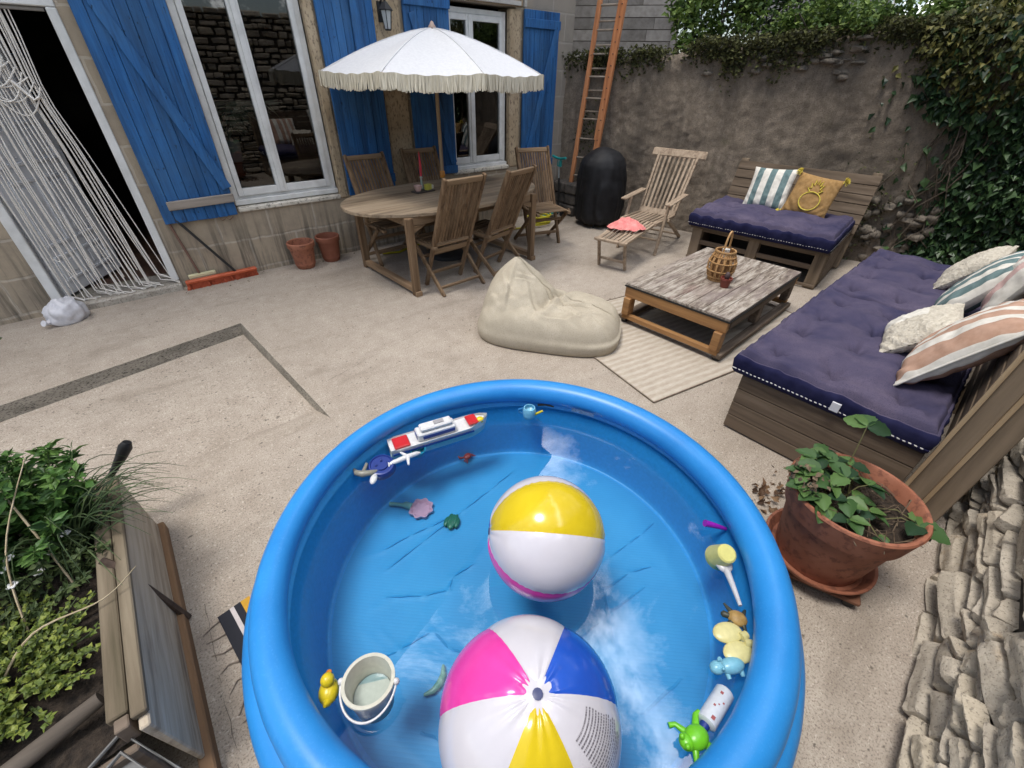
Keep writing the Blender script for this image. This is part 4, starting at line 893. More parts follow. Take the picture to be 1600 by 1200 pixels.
# ---- cushions and pillows
def pillow(name, label, loc, rz, tilt, w_, h_, t_, mats, stripe=None, seed=0, group=None, roll=0, pip=None, rough_=0):
    t = thing(name, label, 'pillow', loc, 0, group); t.rotation_euler = (0, 0, 0)
    t.matrix_world = Matrix.Translation(loc) @ Matrix.Rotation(rz, 4, 'Z') @ Matrix.Rotation(-tilt, 4, 'X') @ Matrix.Rotation(roll, 4, 'Y')
    nu, nv = 64, 40; mb = MB()
    def th(u, v):
        a, b_ = 2*u-1, 2*v-1; return t_*.5*max(0, (1-abs(a)**2.6))**.55*max(0, (1-abs(b_)**2.6))**.55
    def f(side):
        def g(u, v):
            a, b_ = 2*u-1, 2*v-1; pin = 1-.055*(1-abs(b_)**2)*abs(a)**3; pin2 = 1-.055*(1-abs(a)**2)*abs(b_)**3
            x, z = a*w_/2*pin, h_/2+b_*h_/2*pin2
            k = th(u, v); wr = .010*nz(x+seed, z, side, 9)+.006*nz(x, z+seed, side, 20)+.007*math.sin(17*(abs(a)+abs(b_))+6*nz(x, z, seed, 4))*(abs(a*b_))
            return (x, side*(k+(wr if k > .01 else wr*k/.01)+rough_*nz(x+seed, z, 4, 60)), z)
        return g
    mb.grid(nu, nv, f(-1)); n0 = len(mb.f); mb.grid(nu, nv, f(1), flip=True)
    if stripe:
        for i in range(len(mb.f)):
            k = i % (nu*nv); mb.m[i] = stripe((k % nu+.5)/nu, (k//nu+.5)/nv)
    o = mb.build('cover', mats, t, smooth=180)
    if pip is not None:
        pts = [(a*w_/2*(1-.055*(1-abs(b_)**2)*abs(a)**3), 0, h_/2+b_*h_/2*(1-.055*(1-abs(a)**2)*abs(b_)**3)) for a, b_ in [(-1+k/12, -1) for k in range(24)]+[(1, -1+k/12) for k in range(24)]+[(1-k/12, 1) for k in range(24)]+[(-1, 1-k/12) for k in range(24)]]
        MB().tube(pts, .006, 6, closed=True).build('piping', pip, t, smooth=60)
    return t
cream = two('cream_linen', (.62, .59, .52), (.74, .71, .64), 30, rough=.95, bs=.25, spec=.15)
teal = two('grey_teal_stripe', (.115, .175, .175), (.165, .235, .235), 30, rough=.95, bs=.25, spec=.15)
rosy = two('terracotta_stripe', (.40, .245, .17), (.50, .325, .24), 20, rough=.95, bs=.25, spec=.15)
ecru = two('ecru_boucle', (.50, .45, .36), (.68, .63, .53), 55, rough=.98, bs=.9, bd=.015, spec=.1)
mus = two('tan_jute_cloth', (.30, .175, .065), (.38, .235, .10), 40, rough=.95, bs=.3, spec=.15); yel = two('yellow_wool', (.62, .50, .06), (.75, .63, .13), 50, rough=.95, bs=.5)
def bands(edges):   # alternating 0/1 across the width
    return lambda u, v: sum(1 for e in edges if u > e) % 2
ST = R(182)
pillow('pillow', 'large terracotta and white striped pillow nearest the end of the long bench', (2.90, .120, .545), ST, R(33.5), .53, .53, .19, [cream, rosy], bands([.1, .2, .32, .42, .5, .62, .76, .97]), 1, pip=cream)
pillow('pillow', 'small cream textured pillow lying between the terracotta and the teal striped pillows', (3.16, .30, .545), ST+R(8), R(48), .44, .36, .16, [ecru, cream], lambda u, v: 0 if .5 < u or v > .66 else 1, 2, rough_=.006)
pillow('pillow', 'teal and white striped pillow in the middle of the long bench', (3.86, .20, .545), ST, R(30), .52, .52, .17, [cream, teal], bands([.06, .2, .27, .45, .56, .72, .82, .93]), 3)
pillow('pillow', 'plain ecru pillow at the far end of the long bench', (4.58, .30, .545), ST+R(-4), R(40), .50, .40, .17, [ecru], None, 4, rough_=.005)
pillow('pillow', 'pink and white striped pillow propped high against the back of the long bench', (3.72, .00, .70), ST+R(3), R(16), .48, .44, .14, [cream, two('pale_pink_stripe', (.55, .36, .33), (.64, .45, .41), 30, rough=.95, bs=.25)], bands([.1, .25, .4, .55, .7, .85]), 5)
DM = dbd.matrix_basis
def dpos(x, y, z): return tuple(DM @ Vector((x, y, z)))
pillow('pillow', 'teal and white striped pillow leaning on the back of the shorter bench', dpos(.50, .66, .548), R(-82), R(26), .46, .46, .15, [cream, teal], bands([.12, .27, .42, .57, .72, .87]), 6, roll=R(-3))
pp = pillow('pillow', 'tan jute pillow with a yellow outline drawing and yellow tassels at its corners', dpos(.93, .61, .548), R(-80), R(25), .45, .44, .15, [mus], None, 7, roll=R(6))
def onface(a, b_):   # point on the front of the pineapple pillow
    w_, h_, t_ = .45, .44, .15; k = t_*.5*max(0, (1-abs(a)**2.6))**.55*max(0, (1-abs(b_)**2.6))**.55; return (a*w_/2, -k-.006, h_/2+b_*h_/2)
pt = [(.04+.44*math.cos(t), -.30+.42*math.sin(t)) for t in [2*math.pi*k/36 for k in range(36)]]
MB().tube([onface(*p) for p in pt], .006, 6, closed=True).build('fruit_outline', yel, pp, smooth=60)
pt = []
for k in range(15):
    t = k/14; base = (-.12+.36*t, .10) if k in (0, 14) else None
    ang = math.pi*(1-t); r_k = .36 if k % 2 else .22; pt.append((.04+.95*r_k*math.cos(ang), .12+1.75*r_k*math.sin(ang)))
MB().tube([onface(*p) for p in pt], .0075, 6).build('leaf_outline', yel, pp, smooth=60)
rnd = random.Random(2)
for a, b_ in ((-1, -1), (1, -1), (-1, 1), (1, 1)):
    mb = MB(); c = Vector((a*.225, -.01, .22+b_*.22))
    for k in range(60):
        d = Vector((a*.5+rnd.gauss(0, .6), rnd.gauss(0, .7)-.3, b_*.3+rnd.gauss(0, .6))).normalized(); mb.tube([c, c+d*.028, c+d*.045+Vector((0, -.004, -.012))], [.004, .004, .002], 4)
    mb.build('tassel', yel, pp)

# ================================================================ BEAN BAG
canv = two('cream_canvas', (.41, .36, .275), (.49, .435, .34), 7, rough=.95, bs=.3, bd=.003, fine=150, c3=(.38, .33, .25), spec=.15)
A0 = Vector((1.70, 2.545)); B0 = Vector((2.42, 1.60)); AL = (B0-A0).normalized(); DP = Vector((.806, .592)); LB = (B0-A0).length; WB = .80
bb = thing('bean_bag', 'cream canvas bean bag with a peaked corner on the patio', 'bean bag', (2.35, 2.3, 0))
def bbpt(a, b_, z): p = A0+AL*(LB*(a+1)/2)+DP*(WB*(b_+1)/2); return Vector((p.x-2.35, p.y-2.3, z))
def sq(t, n=3.4):
    c, s = math.cos(t), math.sin(t); k = (abs(c)**n+abs(s)**n)**(-1/n); return c*k, s*k
PKA, PKB, PKH = -.54, .24, .545
CRS = [((-.15, .15), (.25, -.22), .040, .05), ((-.05, -.74), (.25, -.72), .020, .03), ((.25, -.72), (.62, -.28), .030, .032), ((-.86, -.5), (-.7, -.86), .020, .03), ((-.80, -.28), (-.60, -.66), .020, .03), ((-.66, -.02), (-.5, -.5), .020, .03), ((.2, -.1), (.62, .12), .026, .035), ((.28, -.18), (.8, -.08), .022, .03), ((.48, .28), (.82, .62), .016, .03), ((.6, -.48), (.92, -.74), .018, .03), ((-.3, -.15), (-.12, -.6), .018, .03), ((.0, .3), (.3, .6), .022, .04), ((.1, -.35), (.35, -.5), .016, .025), ((-.48, .0), (-.30, .10), .020, .03), ((-.5, -.12), (-.32, -.03), .016, .025)]
def bbcrease(a, b_):
    z = 0
    for (x0, y0), (x1, y1), dp, wd in CRS:
        dx, dy = x1-x0, y1-y0; t = max(0, min(1, ((a-x0)*dx+(b_-y0)*dy)/(dx*dx+dy*dy))); px_, py_ = a-x0-t*dx, b_-y0-t*dy; dist = math.hypot(px_, py_); sg = 1 if px_*dy-py_*dx > 0 else -1
        z += dp*math.sin(math.pi*min(.95, max(.05, t)))**.5*(-math.exp(-dist/wd) + .75*math.exp(-((dist-wd*1.5)/(wd*.9))**2)*(1 if sg > 0 else .25))
    return z
def bbh(a, b_):
    r = (abs(a)**3.4+abs(b_)**3.4)**(1/3.4)
    plate = (.285-.03*a-.02*b_+.03*max(0, b_)*max(0, a))*max(0, 1-r**6)**.40 + .03*(1-r)
    da, db = a-PKA, b_-PKB
    # pyramid arm: long flank to the near-left corner, steep drop to the seat on the right
    ra = abs(da)/(.56 if da < 0 else .66); rb = abs(db)/(.98 if db < 0 else .62)
    d = (ra**1.45+rb**1.45)**(1/1.45)
    pk = (PKH-.25)*max(0, 1-math.sqrt(d*d+.012)+.015)**(.80 if da < 0 else 1.15)
    # loose cloth sagging under the ridge that runs from the peak to the middle of the seat
    rx_ = (a-PKA)*.80+(b_-PKB)*.35; ry_ = -(a-PKA)*.35+(b_-PKB)*.8
    pk += .050*math.exp(-(ry_/.055)**2)*max(0, 1-abs(rx_-.28)/.42) - .012*math.exp(-((ry_+.14)/.06)**2)*max(0, 1-abs(rx_-.30)/.36)
    e = .012
    fold = (.012-.026*abs(math.sin(4.5*math.atan2(db, da+.01)+2.4*nz(a, b_, 0, 1.6)))**.6)*min(1, d*1.8)*math.exp(-d*.9)
    crease = -.045*math.exp(-((a-.03-.25*(b_-.1))/.055)**2)*math.exp(-((b_-.05)/.75)**2)
    crease += .03*math.exp(-((a-.17-.25*(b_-.1))/.06)**2)*math.exp(-(b_/.8)**2) - .022*math.exp(-((b_+.32-.35*a)/.05)**2)*math.exp(-((a-.25)/.4)**2)
    wr = (.013*nz(a, b_, 3, 2.6)+.006*nz(a*1.6, b_*.8, 9, 6)+.006*math.sin(26*(a*.6+b_)+4*nz(a, b_, 7, 2.4))*math.exp(-((b_+.7)/.5)**2))*max(0, 1-r**6)
    return max(.015, plate)+pk+(fold+crease+bbcrease(a, b_))*max(0, 1-r**5)+wr
mb = MB(); nt_ = 260; prof_ = [(.945, 0.0), (.985, .012), (1.0, .04), (1.004, .075), (1.0, .105)]
rs = [.985, .97, .95, .93, .91, .89, .87]+[.85-.0205*k for k in range(41)]+[.008]
def bbring(k, t):
    ca, sb = sq(t)
    if k < len(prof_):
        r, z = prof_[k]; z0 = bbh(ca*.985, sb*.985); return bbpt(ca*r, sb*r, z*1.0 if k else 0)
    r = rs[k-len(prof_)]; z = bbh(ca*r, sb*r); zmin = .105+.02*(k-len(prof_))
    return bbpt(ca*r, sb*r, max(z, min(zmin, .14)))
K = len(prof_)+len(rs)
for k in range(K): mb.v += [tuple(bbring(k, 2*math.pi*j/nt_)) for j in range(nt_)]
for k in range(K-1):
    for j in range(nt_): mb.f.append((k*nt_+j, k*nt_+(j+1) % nt_, (k+1)*nt_+(j+1) % nt_, (k+1)*nt_+j)); mb.m.append(0)
mb.f.append(tuple(range(nt_))[::-1]); mb.m.append(0); mb.f.append(tuple(range((K-1)*nt_, K*nt_))); mb.m.append(0)
o = mb.build('cover', canv, bb, smooth=180)
# stitched seams running up to the peak and round the base
P = [(PKA+(.98-PKA)*t, PKB+(-.05-PKB)*t-.22*math.sin(math.pi*t)*0) for t in [k/40 for k in range(40)]]
sm = MB().tube([bbpt(a, b_, bbh(a, b_)+.003) for a, b_ in P], .006, 5); sm.build('seam', canv, bb, smooth=60)
# ================================================================ PADDLING POOL
CX, CY, RR, ZT = .702, .739, .867, .40
def vinyl():
    m, N, L, b = new_mat('blue_pool_vinyl'); v = coords(N, L)
    f = tex(N, L, v, 3, 5, .6); fi = tex(N, L, v, 120, 4, .8)
    c = ramp(N, L, f, [(.3, (.016, .21, .57)), (.7, (.027, .275, .69))]); c = mixc(N, L, ramp(N, L, fi, [(.55, (0, 0, 0)), (.75, (.35, .35, .35))]), c, (.12, .42, .84))
    L.new(c, b.inputs['Base Color']); b.inputs['Roughness'].default_value = .36; b.inputs['Specular IOR Level'].default_value = .5
    bump(N, L, b, mixc(N, L, .6, f, fi), .12, .004); return m
VN = vinyl()
def liner():
    m, N, L, b = new_mat('pool_floor_vinyl'); v = coords(N, L)
    wv = N.new('ShaderNodeTexWave'); wv.bands_direction = 'DIAGONAL'; wv.inputs['Scale'].default_value = 34; wv.inputs['Distortion'].default_value = 1.2; wv.inputs['Detail'].default_value = 2; L.new(v, wv.inputs['Vector'])
    f = tex(N, L, v, 2.5, 5, .6); c = ramp(N, L, f, [(.3, (.034, .28, .56)), (.7, (.05, .34, .64))])
    c = mixc(N, L, ramp(N, L, wv.outputs['Fac'], [(.0, (.16, .16, .16)), (.2, (0, 0, 0))]), c, (.015, .14, .36))
    MC['liner'] = m; L.new(c, b.inputs['Base Color']); b.inputs['Roughness'].default_value = .5; bump(N, L, b, wv.outputs['Fac'], .05, .002); return m
pool = thing('paddling_pool', 'round blue inflatable paddling pool half full of water and toys', 'paddling pool', (CX, CY, 0))
def ring(name, R0, z0, r0, ex=0, fl=1.0, seed=0):
    mb = MB(); n, k = 220, 28; vs = []
    for i in range(n):
        t = 2*math.pi*i/n; th_ = .014*max(0, math.cos(t-R(128)))**1.5*ex; rt_ = r0*(1-th_/r0+.012*nz(math.cos(t)*2, math.sin(t)*2, seed, 1.5)); R_ = R0+th_+.006*nz(math.cos(t), math.sin(t), seed+4, 1.6)
        for j in range(k):
            p = 2*math.pi*j/k; ru = 1
            if abs(math.cos(p)) > .55: ru = 1+.012*math.sin(46*t+3*nz(t*3, j*.2, seed, 1))*(abs(math.cos(p))-.55)
            vs.append(((R_+rt_*math.cos(p)*ru)*math.cos(t), (R_+rt_*math.cos(p)*ru)*math.sin(t), z0+rt_*fl*math.sin(p)))
    fs = [(i*k+j, ((i+1) % n)*k+j, ((i+1) % n)*k+(j+1) % k, i*k+(j+1) % k) for i in range(n) for j in range(k)]
    mb.add(vs, fs); return mb.build(name, VN, pool, smooth=180)
ring('upper_ring', RR, ZT, .0635, 1); ring('middle_ring', RR+.042, ZT-.135, .080, 1, 1.0, 7); ring('lower_ring', RR+.05, .098, .092, 1, 1.0, 13)
# floor with creases
rnd = random.Random(17); cre = []
def crease(a, b_, h=.006, w_=.006): cre.append((Vector(a)-Vector((CX, CY)), Vector(b_)-Vector((CX, CY)), h, w_))
for a, b_ in (((.28, 1.15), (.72, 1.2)), ((.72, 1.2), (1.08, 1.245)), ((.17, 1.29), (.45, 1.24)), ((.45, 1.24), (.64, 1.21)), ((1.10, .565), (1.3, .55)), ((1.3, .55), (1.52, .57)), ((.70, .11), (1.18, .05)), ((.22, 1.04), (.44, .9)), ((.44, .9), (.60, .93)), ((.55, .42), (1.1, .38)), ((.3, .45), (.52, .33)), ((.95, .95), (1.25, .8)), ((.02, .85), (.3, .8)), ((.3, .8), (.38, .62)), ((.8, .3), (.95, .48)), ((.95, .48), (1.2, .42)), ((.1, .55), (.26, .42))):
    m_ = (Vector(a)+Vector(b_))/2+Vector((rnd.gauss(0, .012), rnd.gauss(0, .012))); crease(a, m_); crease(m_, b_)
for i in range(70):
    p = Vector((CX+rnd.uniform(-.7, .7), CY+rnd.uniform(-.7, .7))); t = R(rnd.choice([8, 8, 15, -55, 100]))+rnd.gauss(0, .25); l = rnd.uniform(.04, .22); q = p+Vector((math.cos(t), math.sin(t)))*l; crease(p, q, rnd.uniform(.0015, .004), .005)
NR_, NA_ = 130, 300; RF = .835
rr, aa = np.meshgrid(np.linspace(0, RF, NR_), np.linspace(0, 2*np.pi, NA_, endpoint=False), indexing='ij'); X, Y = rr*np.cos(aa), rr*np.sin(aa); Z = np.full_like(X, .018)
wl_ = np.clip((rr-.785)/.05, 0, 1); Z += .36*wl_**1.7; fl_ = 1-.022*wl_+.055*np.clip((wl_-.8)/.2, 0, 1); X *= fl_; Y *= fl_
for a, b_, h, w_ in cre:
    d = b_-a; L2 = d.length_squared; t = np.clip(((X-a.x)*d.x+(Y-a.y)*d.y)/L2, 0, 1); dist = np.hypot(X-a.x-t*d.x, Y-a.y-t*d.y); Z += .35*h*np.exp(-(dist/.012)**2)
mb = MB(); vs = np.stack([X, Y, Z], -1).reshape(-1, 3).tolist()
fs = [(i*NA_+j, (i+1)*NA_+j, (i+1)*NA_+(j+1) % NA_, i*NA_+(j+1) % NA_) for i in range(NR_-1) for j in range(NA_)]
mb.add(vs, fs); [mb.m.__setitem__(i, 1) for i in range(len(mb.f)) if (i//NA_)*RF/(NR_-1) > .765]; mb.build('floor', [liner(), plain('pool_wall_vinyl', (.05, .36, .74), .4)], pool, smooth=180)
fold = MB()      # sharp standing folds in the vinyl
for a, b_, h, w_ in cre:
    d = (b_-a).normalized(); p = Vector((-d.y, d.x)); n = max(2, int((b_-a).length/.02)); sgn = 1 if p.y < 0 else -1; p = p*sgn; last = None
    if max(a.length, b_.length) > .74 or h < .0055: continue
    for i in range(n+1):
        t = i/n; c = a.lerp(b_, t)+p*.004*nz(a.x+t, a.y+t, 3, 6); hh = h*1.1*math.sin(math.pi*min(.97, max(.03, t)))**.5
        cur = [(c.x-p.x*.009, c.y-p.y*.009, .019), (c.x+p.x*.002, c.y+p.y*.002, .019+hh), (c.x+p.x*.0005, c.y+p.y*.0005, .0185)]
        if last: fold.add(last+cur, [(0, 1, 4, 3), (1, 2, 5, 4)])
        last = cur
fold.build('folds', MC['liner'], pool)
def pool_label(t0, z, w_, h_):
    t0 = R(t0); mb = MB(); rad = RR-.062
    for k in range(6):
        a0, a1 = t0+(k/6-.5)*w_/rad, t0+((k+1)/6-.5)*w_/rad
        mb.add([(rad*math.cos(a0)*.995, rad*math.sin(a0)*.995, z), (rad*math.cos(a1)*.995, rad*math.sin(a1)*.995, z), (rad*math.cos(a1)*.985, rad*math.sin(a1)*.985, z+h_), (rad*math.cos(a0)*.985, rad*math.sin(a0)*.985, z+h_)], [(0, 1, 2, 3)])
    return mb
def label_mat():
    m, N, L, b = new_mat('printed_label'); v = coords(N, L, (1, 1, 9)); f = tex(N, L, v, 55, 3, .8)
    L.new(ramp(N, L, f, [(.44, (.03, .05, .15)), (.52, (.45, .5, .6))]), b.inputs['Base Color']); b.inputs['Roughness'].default_value = .4; return m
pool_label(26, ZT-.045, .12, .03).build('label', label_mat(), pool)
# water
WZ = .320
def water_mat():
    m, N, L, b = new_mat('pool_water'); N.remove(b); v = coords(N, L)
    f = tex(N, L, v, 3.2, 2, .4); f2 = tex(N, L, v, 19, 2, .5)
    bm_ = N.new('ShaderNodeBump'); bm_.inputs['Strength'].default_value = .08; bm_.inputs['Distance'].default_value = .0022; L.new(mixc(N, L, .10, f, f2), bm_.inputs['Height'])
    fr = N.new('ShaderNodeFresnel'); fr.inputs['IOR'].default_value = 1.6; L.new(bm_.outputs[0], fr.inputs['Normal'])
    t_ = N.new('ShaderNodeBsdfTransparent'); t_.inputs['Color'].default_value = (.80, .93, .985, 1)
    g_ = N.new('ShaderNodeBsdfGlossy'); g_.inputs['Roughness'].default_value = .0; L.new(bm_.outputs[0], g_.inputs['Normal'])
    ms = N.new('ShaderNodeMixShader'); L.new(fr.outputs[0], ms.inputs[0]); L.new(t_.outputs[0], ms.inputs[1]); L.new(g_.outputs[0], ms.inputs[2]); L.new(ms.outputs[0], N['Material Output'].inputs['Surface']); return m
mb = MB(); n = 120; mb.add([(0, 0, WZ)]+[(.84*math.cos(2*math.pi*k/n), .84*math.sin(2*math.pi*k/n), WZ) for k in range(n)], [(0, 1+k, 1+(k+1) % n) for k in range(n)])
wo = mb.build('pool_water', water_mat()); wo.location = (CX, CY, 0); struct(wo, 'clear shallow water in the paddling pool')
# ---------------------------------------------------------------- beach balls
def bplastic(name, c, tr=0): return plain(name, c, .16, .5, 0, .35, .0)
BW = two('ball_white_plastic', (.58, .56, .60), (.64, .62, .66), 5, rough=.2, bs=.12, bd=.004, coat=.3); BY = two('ball_yellow_plastic', (.62, .46, .012), (.70, .53, .02), 5, rough=.2, bs=.12, bd=.004, coat=.3); BP = two('ball_pink_plastic', (.72, .045, .33), (.80, .07, .40), 5, rough=.2, bs=.12, bd=.004, coat=.3); BB = two('ball_blue_plastic', (.012, .075, .45), (.02, .10, .55), 5, rough=.2, bs=.12, bd=.004, coat=.3)
def beach_ball(label, c, r, pole, ref, order, seed):
    """six gores round 'pole'; 'ref' is a direction on the seam where gore 0 starts"""
    t = thing('beach_ball', label, 'beach ball', c); p = Vector(pole).normalized(); x = Vector(ref); x = (x-p*x.dot(p)).normalized(); y = p.cross(x)
    mb = MB(); nu, nv = 120, 64
    def f(u, v):
        a = 2*math.pi*u; th = math.pi*v; g = (u*6) % 1; seam = math.exp(-(min(g, 1-g)/.05)**2)
        q = 1+.022*math.sin(math.pi*g)**.8*math.sin(th) - .006*seam*math.sin(th)
        q += .0035*math.sin(g*6*9+seed)*0 + .006*seam*math.sin(th*46+3*nz(u*6, th*2, seed, 2))*math.sin(th)**.5*(1 if int(u*6) % 2 else .6)
        q -= .045*(math.exp(-(th/.16)**2)+math.exp(-((math.pi-th)/.16)**2))
        pk = math.exp(-(th/.55)**2)+math.exp(-((math.pi-th)/.55)**2)
        q += .008*pk*math.sin(a*14+2*math.sin(a*5))*min(1, th*5)*min(1, (math.pi-th)*5)
        d = p*math.cos(th)+(x*math.cos(a)+y*math.sin(a))*math.sin(th); return tuple(d*r*q)
    mb.grid(nu, nv, f)
    for i in range(len(mb.f)): mb.m[i] = order[int((i % nu)/nu*6) % 6]
    mb.build('ball_skin', [BW, BY, BP, BB], t, smooth=180)
    for s in (1, -1):
        cm = MB(); M_ = Matrix((x, y*s, p*s)).transposed().to_4x4(); cap = MB().lathe([(.0, r*.955), (.036, r*.957), (.040, r*.966), (.034, r*.972), (.012, r*.972), (.010, r*.975), (0, r*.975)], 24); cm.merge(cap, M_)
        cm.build('valve_patch', BW, t, smooth=50)
        v_ = MB(); v_.merge(MB().lathe([(0, r*.968), (.011, r*.970), (.012, r*.99), (.006, r*.995), (0, r*.995)], 12), M_); v_.build('valve', plain('dark_valve', (.05, .06, .16), .4), t, smooth=50)
    return t, p, x, y
# rear ball: axis lies across the picture
ax = Vector((.763, -.62, -.14))
beach_ball('beach ball showing a yellow panel over a white one, floating nearer the house', (.70, .62, .476), .205, ax, (-.50, -.22, .80), [0, 2, 0, 3, 0, 1], 1)
b2c = Vector((.30, .26, .492))
t2, p2, x2, y2 = beach_ball('beach ball with pink, white, blue and yellow panels meeting at the valve, nearest us', tuple(b2c), .222, (-.037, -.113, .993), (.729, .249, .638), [0, 2, 0, 1, 0, 3], 2)
# small print on the white panel between yellow and blue
mb = MB(); rnd = random.Random(77)
for row in range(15):
    u = .0
    th = .50+row*.040; a0 = 2*math.pi*(4/6)+.24; a = a0 + .14*(row % 3 == 0)*0
    while a < a0+.60-(.10 if row > 11 else 0):
        w_ = rnd.uniform(.01, .035); 
        q = []
        for aa_, tt in ((a, th), (a+w_, th), (a+w_, th+.017), (a, th+.017)):
            d = p2*math.cos(tt)+(x2*math.cos(aa_)+y2*math.sin(aa_))*math.sin(tt); g = (aa_/(2*math.pi)*6) % 1; q.append(tuple(d*.222*(1.0035+.022*math.sin(math.pi*g)**.8*math.sin(tt)+.006)))
        mb.add(q, [(0, 1, 2, 3)]); a += w_+rnd.uniform(.006, .014)
mb.build('small_print', plain('grey_ink', (.16, .15, .17), .5), t2)
# ---------------------------------------------------------------- toys
_thing = thing
def thing(name, label, cat, loc=(0, 0, 0), rz=0, group=None, lim=.775):   # floating toys stop at the pool wall
    v = Vector((loc[0]-CX, loc[1]-CY))
    if v.length > lim and name.startswith(('toy', 'rubber')): v = v.normalized()*lim; loc = (CX+v.x, CY+v.y, loc[2])
    return _thing(name, label, cat, loc, rz, group)
def glossy(name, c): return plain(name, c, .3, .5)
wht = glossy('white_toy_plastic', (.68, .68, .67)); red = glossy('red_toy_plastic', (.55, .02, .025)); nav = glossy('navy_toy_plastic', (.015, .04, .22)); yl = glossy('yellow_toy_plastic', (.70, .55, .02))
# toy ship
d = Vector((1.001-.51, 1.397-1.515)).normalized(); bt = thing('toy_ship', 'white and red toy ferry boat floating against the far rim of the pool', 'toy boat', (.765, 1.452, WZ-.012), math.atan2(d.y, d.x))
mb = MB()
def hull(u, v):
    x = -.245+.49*u; hw = .052*(1-max(0, (u-.78)/.22)**2*.92)*(1 if u > .06 else .86); t = v*2-1
    if abs(t) > .5: s = (abs(t)-.5)*2; return (x+(.02 if u > .9 else 0)*s, math.copysign(hw*(.72+.28*s), t), -.028+.075*s+(.018*max(0, u-.8)/.2)*s)
    return (x, t*2*hw*.72, -.028)
mb.grid(30, 16, hull); mb.grid(30, 4, lambda u, v: (-.245+.49*u, (v*2-1)*.050*(1-max(0, (u-.78)/.22)**2*.92)*(1 if u > .06 else .86), .037+(.018*max(0, u-.8)/.2)))
mb.build('hull', wht, bt, smooth=40)
MB().box(-.225, -.15, -.038, .038, .038, .052).build('stern_hatch', red, bt, bevel=.004)
MB().box(-.11, .085, -.034, .034, .038, .082).build('cabin', wht, bt, bevel=.006); MB().box(-.09, .07, -.026, .026, .083, .105).build('cabin_roof', wht, bt, bevel=.006)
MB().box(-.085, .075, -.0375, -.0345, .05, .068).box(-.113, -.1105, -.02, .02, .048, .072).build('window_band', nav, bt)
MB().box(-.02, .03, -.012, .012, .1055, .110).build('roof_plate', glossy('grey_toy_plastic', (.35, .34, .35)), bt)
MB().box(.15, .205, -.036, .036, .048, .062).build('bow_hatch', red, bt, bevel=.005); MB().ball((.218, -.012, .048), (.022, .02, .016), 12, 8).build('bow_knob', yl, bt, smooth=60)
MB().box(-.24, .17, -.0545, -.0505, .018, .028).build('hull_stripe', nav, bt)
# blue smiling disc
t = thing('toy_pot', 'round dark blue toy with a moulded smile beside the ferry boat', 'toy', (.415, 1.538, WZ-.015), R(20), lim=.745); t.rotation_euler = (R(8), R(-6), R(20))
MB().lathe([(0, -.01), (.055, -.01), (.064, .005), (.064, .02), (.055, .035), (.05, .036), (.047, .031), (0, .031)], 32).build('body', nav, t, smooth=40)
mb = MB(); mb.tube([(.028*math.cos(a), .028*math.sin(a), .034) for a in [R(200+14*k) for k in range(11)]], .0035, 6); mb.build('smile', nav, t, smooth=60)
for s in (-1, 1): MB().ball((s*.016, .016, .034), (.006, .006, .005), 8, 6).build('eye', nav, t, smooth=60)
# grey toy, white plane, teal scoop
t = thing('toy_anchor', 'grey and white toy anchor at the left edge of the pool', 'toy', (.335, 1.480, WZ+.004), R(-40))
gr = glossy('grey_brown_toy', (.26, .25, .20)); mb = MB(); mb.tube([(-.05, .035, .006), (-.03, .008, .012), (0, 0, .014), (.035, .01, .012), (.055, .03, .004)], [.006, .013, .016, .013, .006], 8); mb.tube([(0, 0, .012), (.0, .065, .012)], [.011, .007], 8); mb.build('anchor_body', gr, t, smooth=60); MB().ball((.055, -.025, .01), (.016, .03, .012), 12, 8).build('float', wht, t, smooth=60)
t = thing('toy_plane', 'small white toy plane floating below the ferry boat', 'toy', (.548, 1.408, WZ+.004), R(-8))
mb = MB(); mb.tube([(-.085, 0, .004), (-.05, 0, .010), (.02, 0, .012), (.065, 0, .010), (.082, 0, .006)], [.004, .011, .013, .011, .004], 10); mb.build('fuselage', wht, t, smooth=60)
MB().tube([(.005, -.05, .010), (.02, 0, .012), (.0, .045, .012)], [.005, .011, .005], 8).build('wing', wht, t, smooth=60); MB().tube([(-.075, -.015, .01), (-.07, 0, .014), (-.075, .015, .01)], [.003, .005, .003], 6).build('tail', wht, t, smooth=60)
t = thing('toy_scoop', 'teal plastic scoop half hidden under the ferry boat', 'toy', (.632, 1.425, WZ-.004), R(-25))
MB().lathe([(0, -.02), (.026, -.018), (.036, .012), (.034, .012), (.024, -.013), (0, -.014)], 20).build('cup', glossy('teal_plastic', (.02, .28, .40)), t, smooth=60); MB().tube([(-.03, 0, .008), (-.085, .01, .006)], .006, 8).build('handle', glossy('teal_plastic', (.02, .28, .40)), t, smooth=60)
# sunk toys on the floor
FZ = .022
t = thing('toy_crab', 'small red toy crab lying on the pool floor', 'toy', (.95, 1.50, FZ+.012), R(15)); mb = MB(); mb.ball((0, 0, .012), (.026, .020, .013), 12, 8)
for s in (-1, 1):
    mb.tube([(s*.02, .012, .01), (s*.038, .026, .012), (s*.03, .042, .012)], [.006, .007, .004], 6)
    for k in range(3): mb.tube([(s*.02, -.002-.008*k, .01), (s*.036, -.006-.011*k, .004)], .003, 5)
mb.build('crab_body', glossy('coral_red_plastic', (.50, .06, .05)), t, smooth=60)
t = thing('toy_strainer', 'pink flower shaped strainer with a pale green handle on the pool floor', 'toy', (.56, 1.333, FZ), math.atan2(.125, -.09))
mb = MB(); n = 72
def petal(r, z): return [(r*(1+.09*math.cos(8*2*math.pi*k/n))*math.cos(2*math.pi*k/n), r*(1+.09*math.cos(8*2*math.pi*k/n))*math.sin(2*math.pi*k/n), z) for k in range(n)]
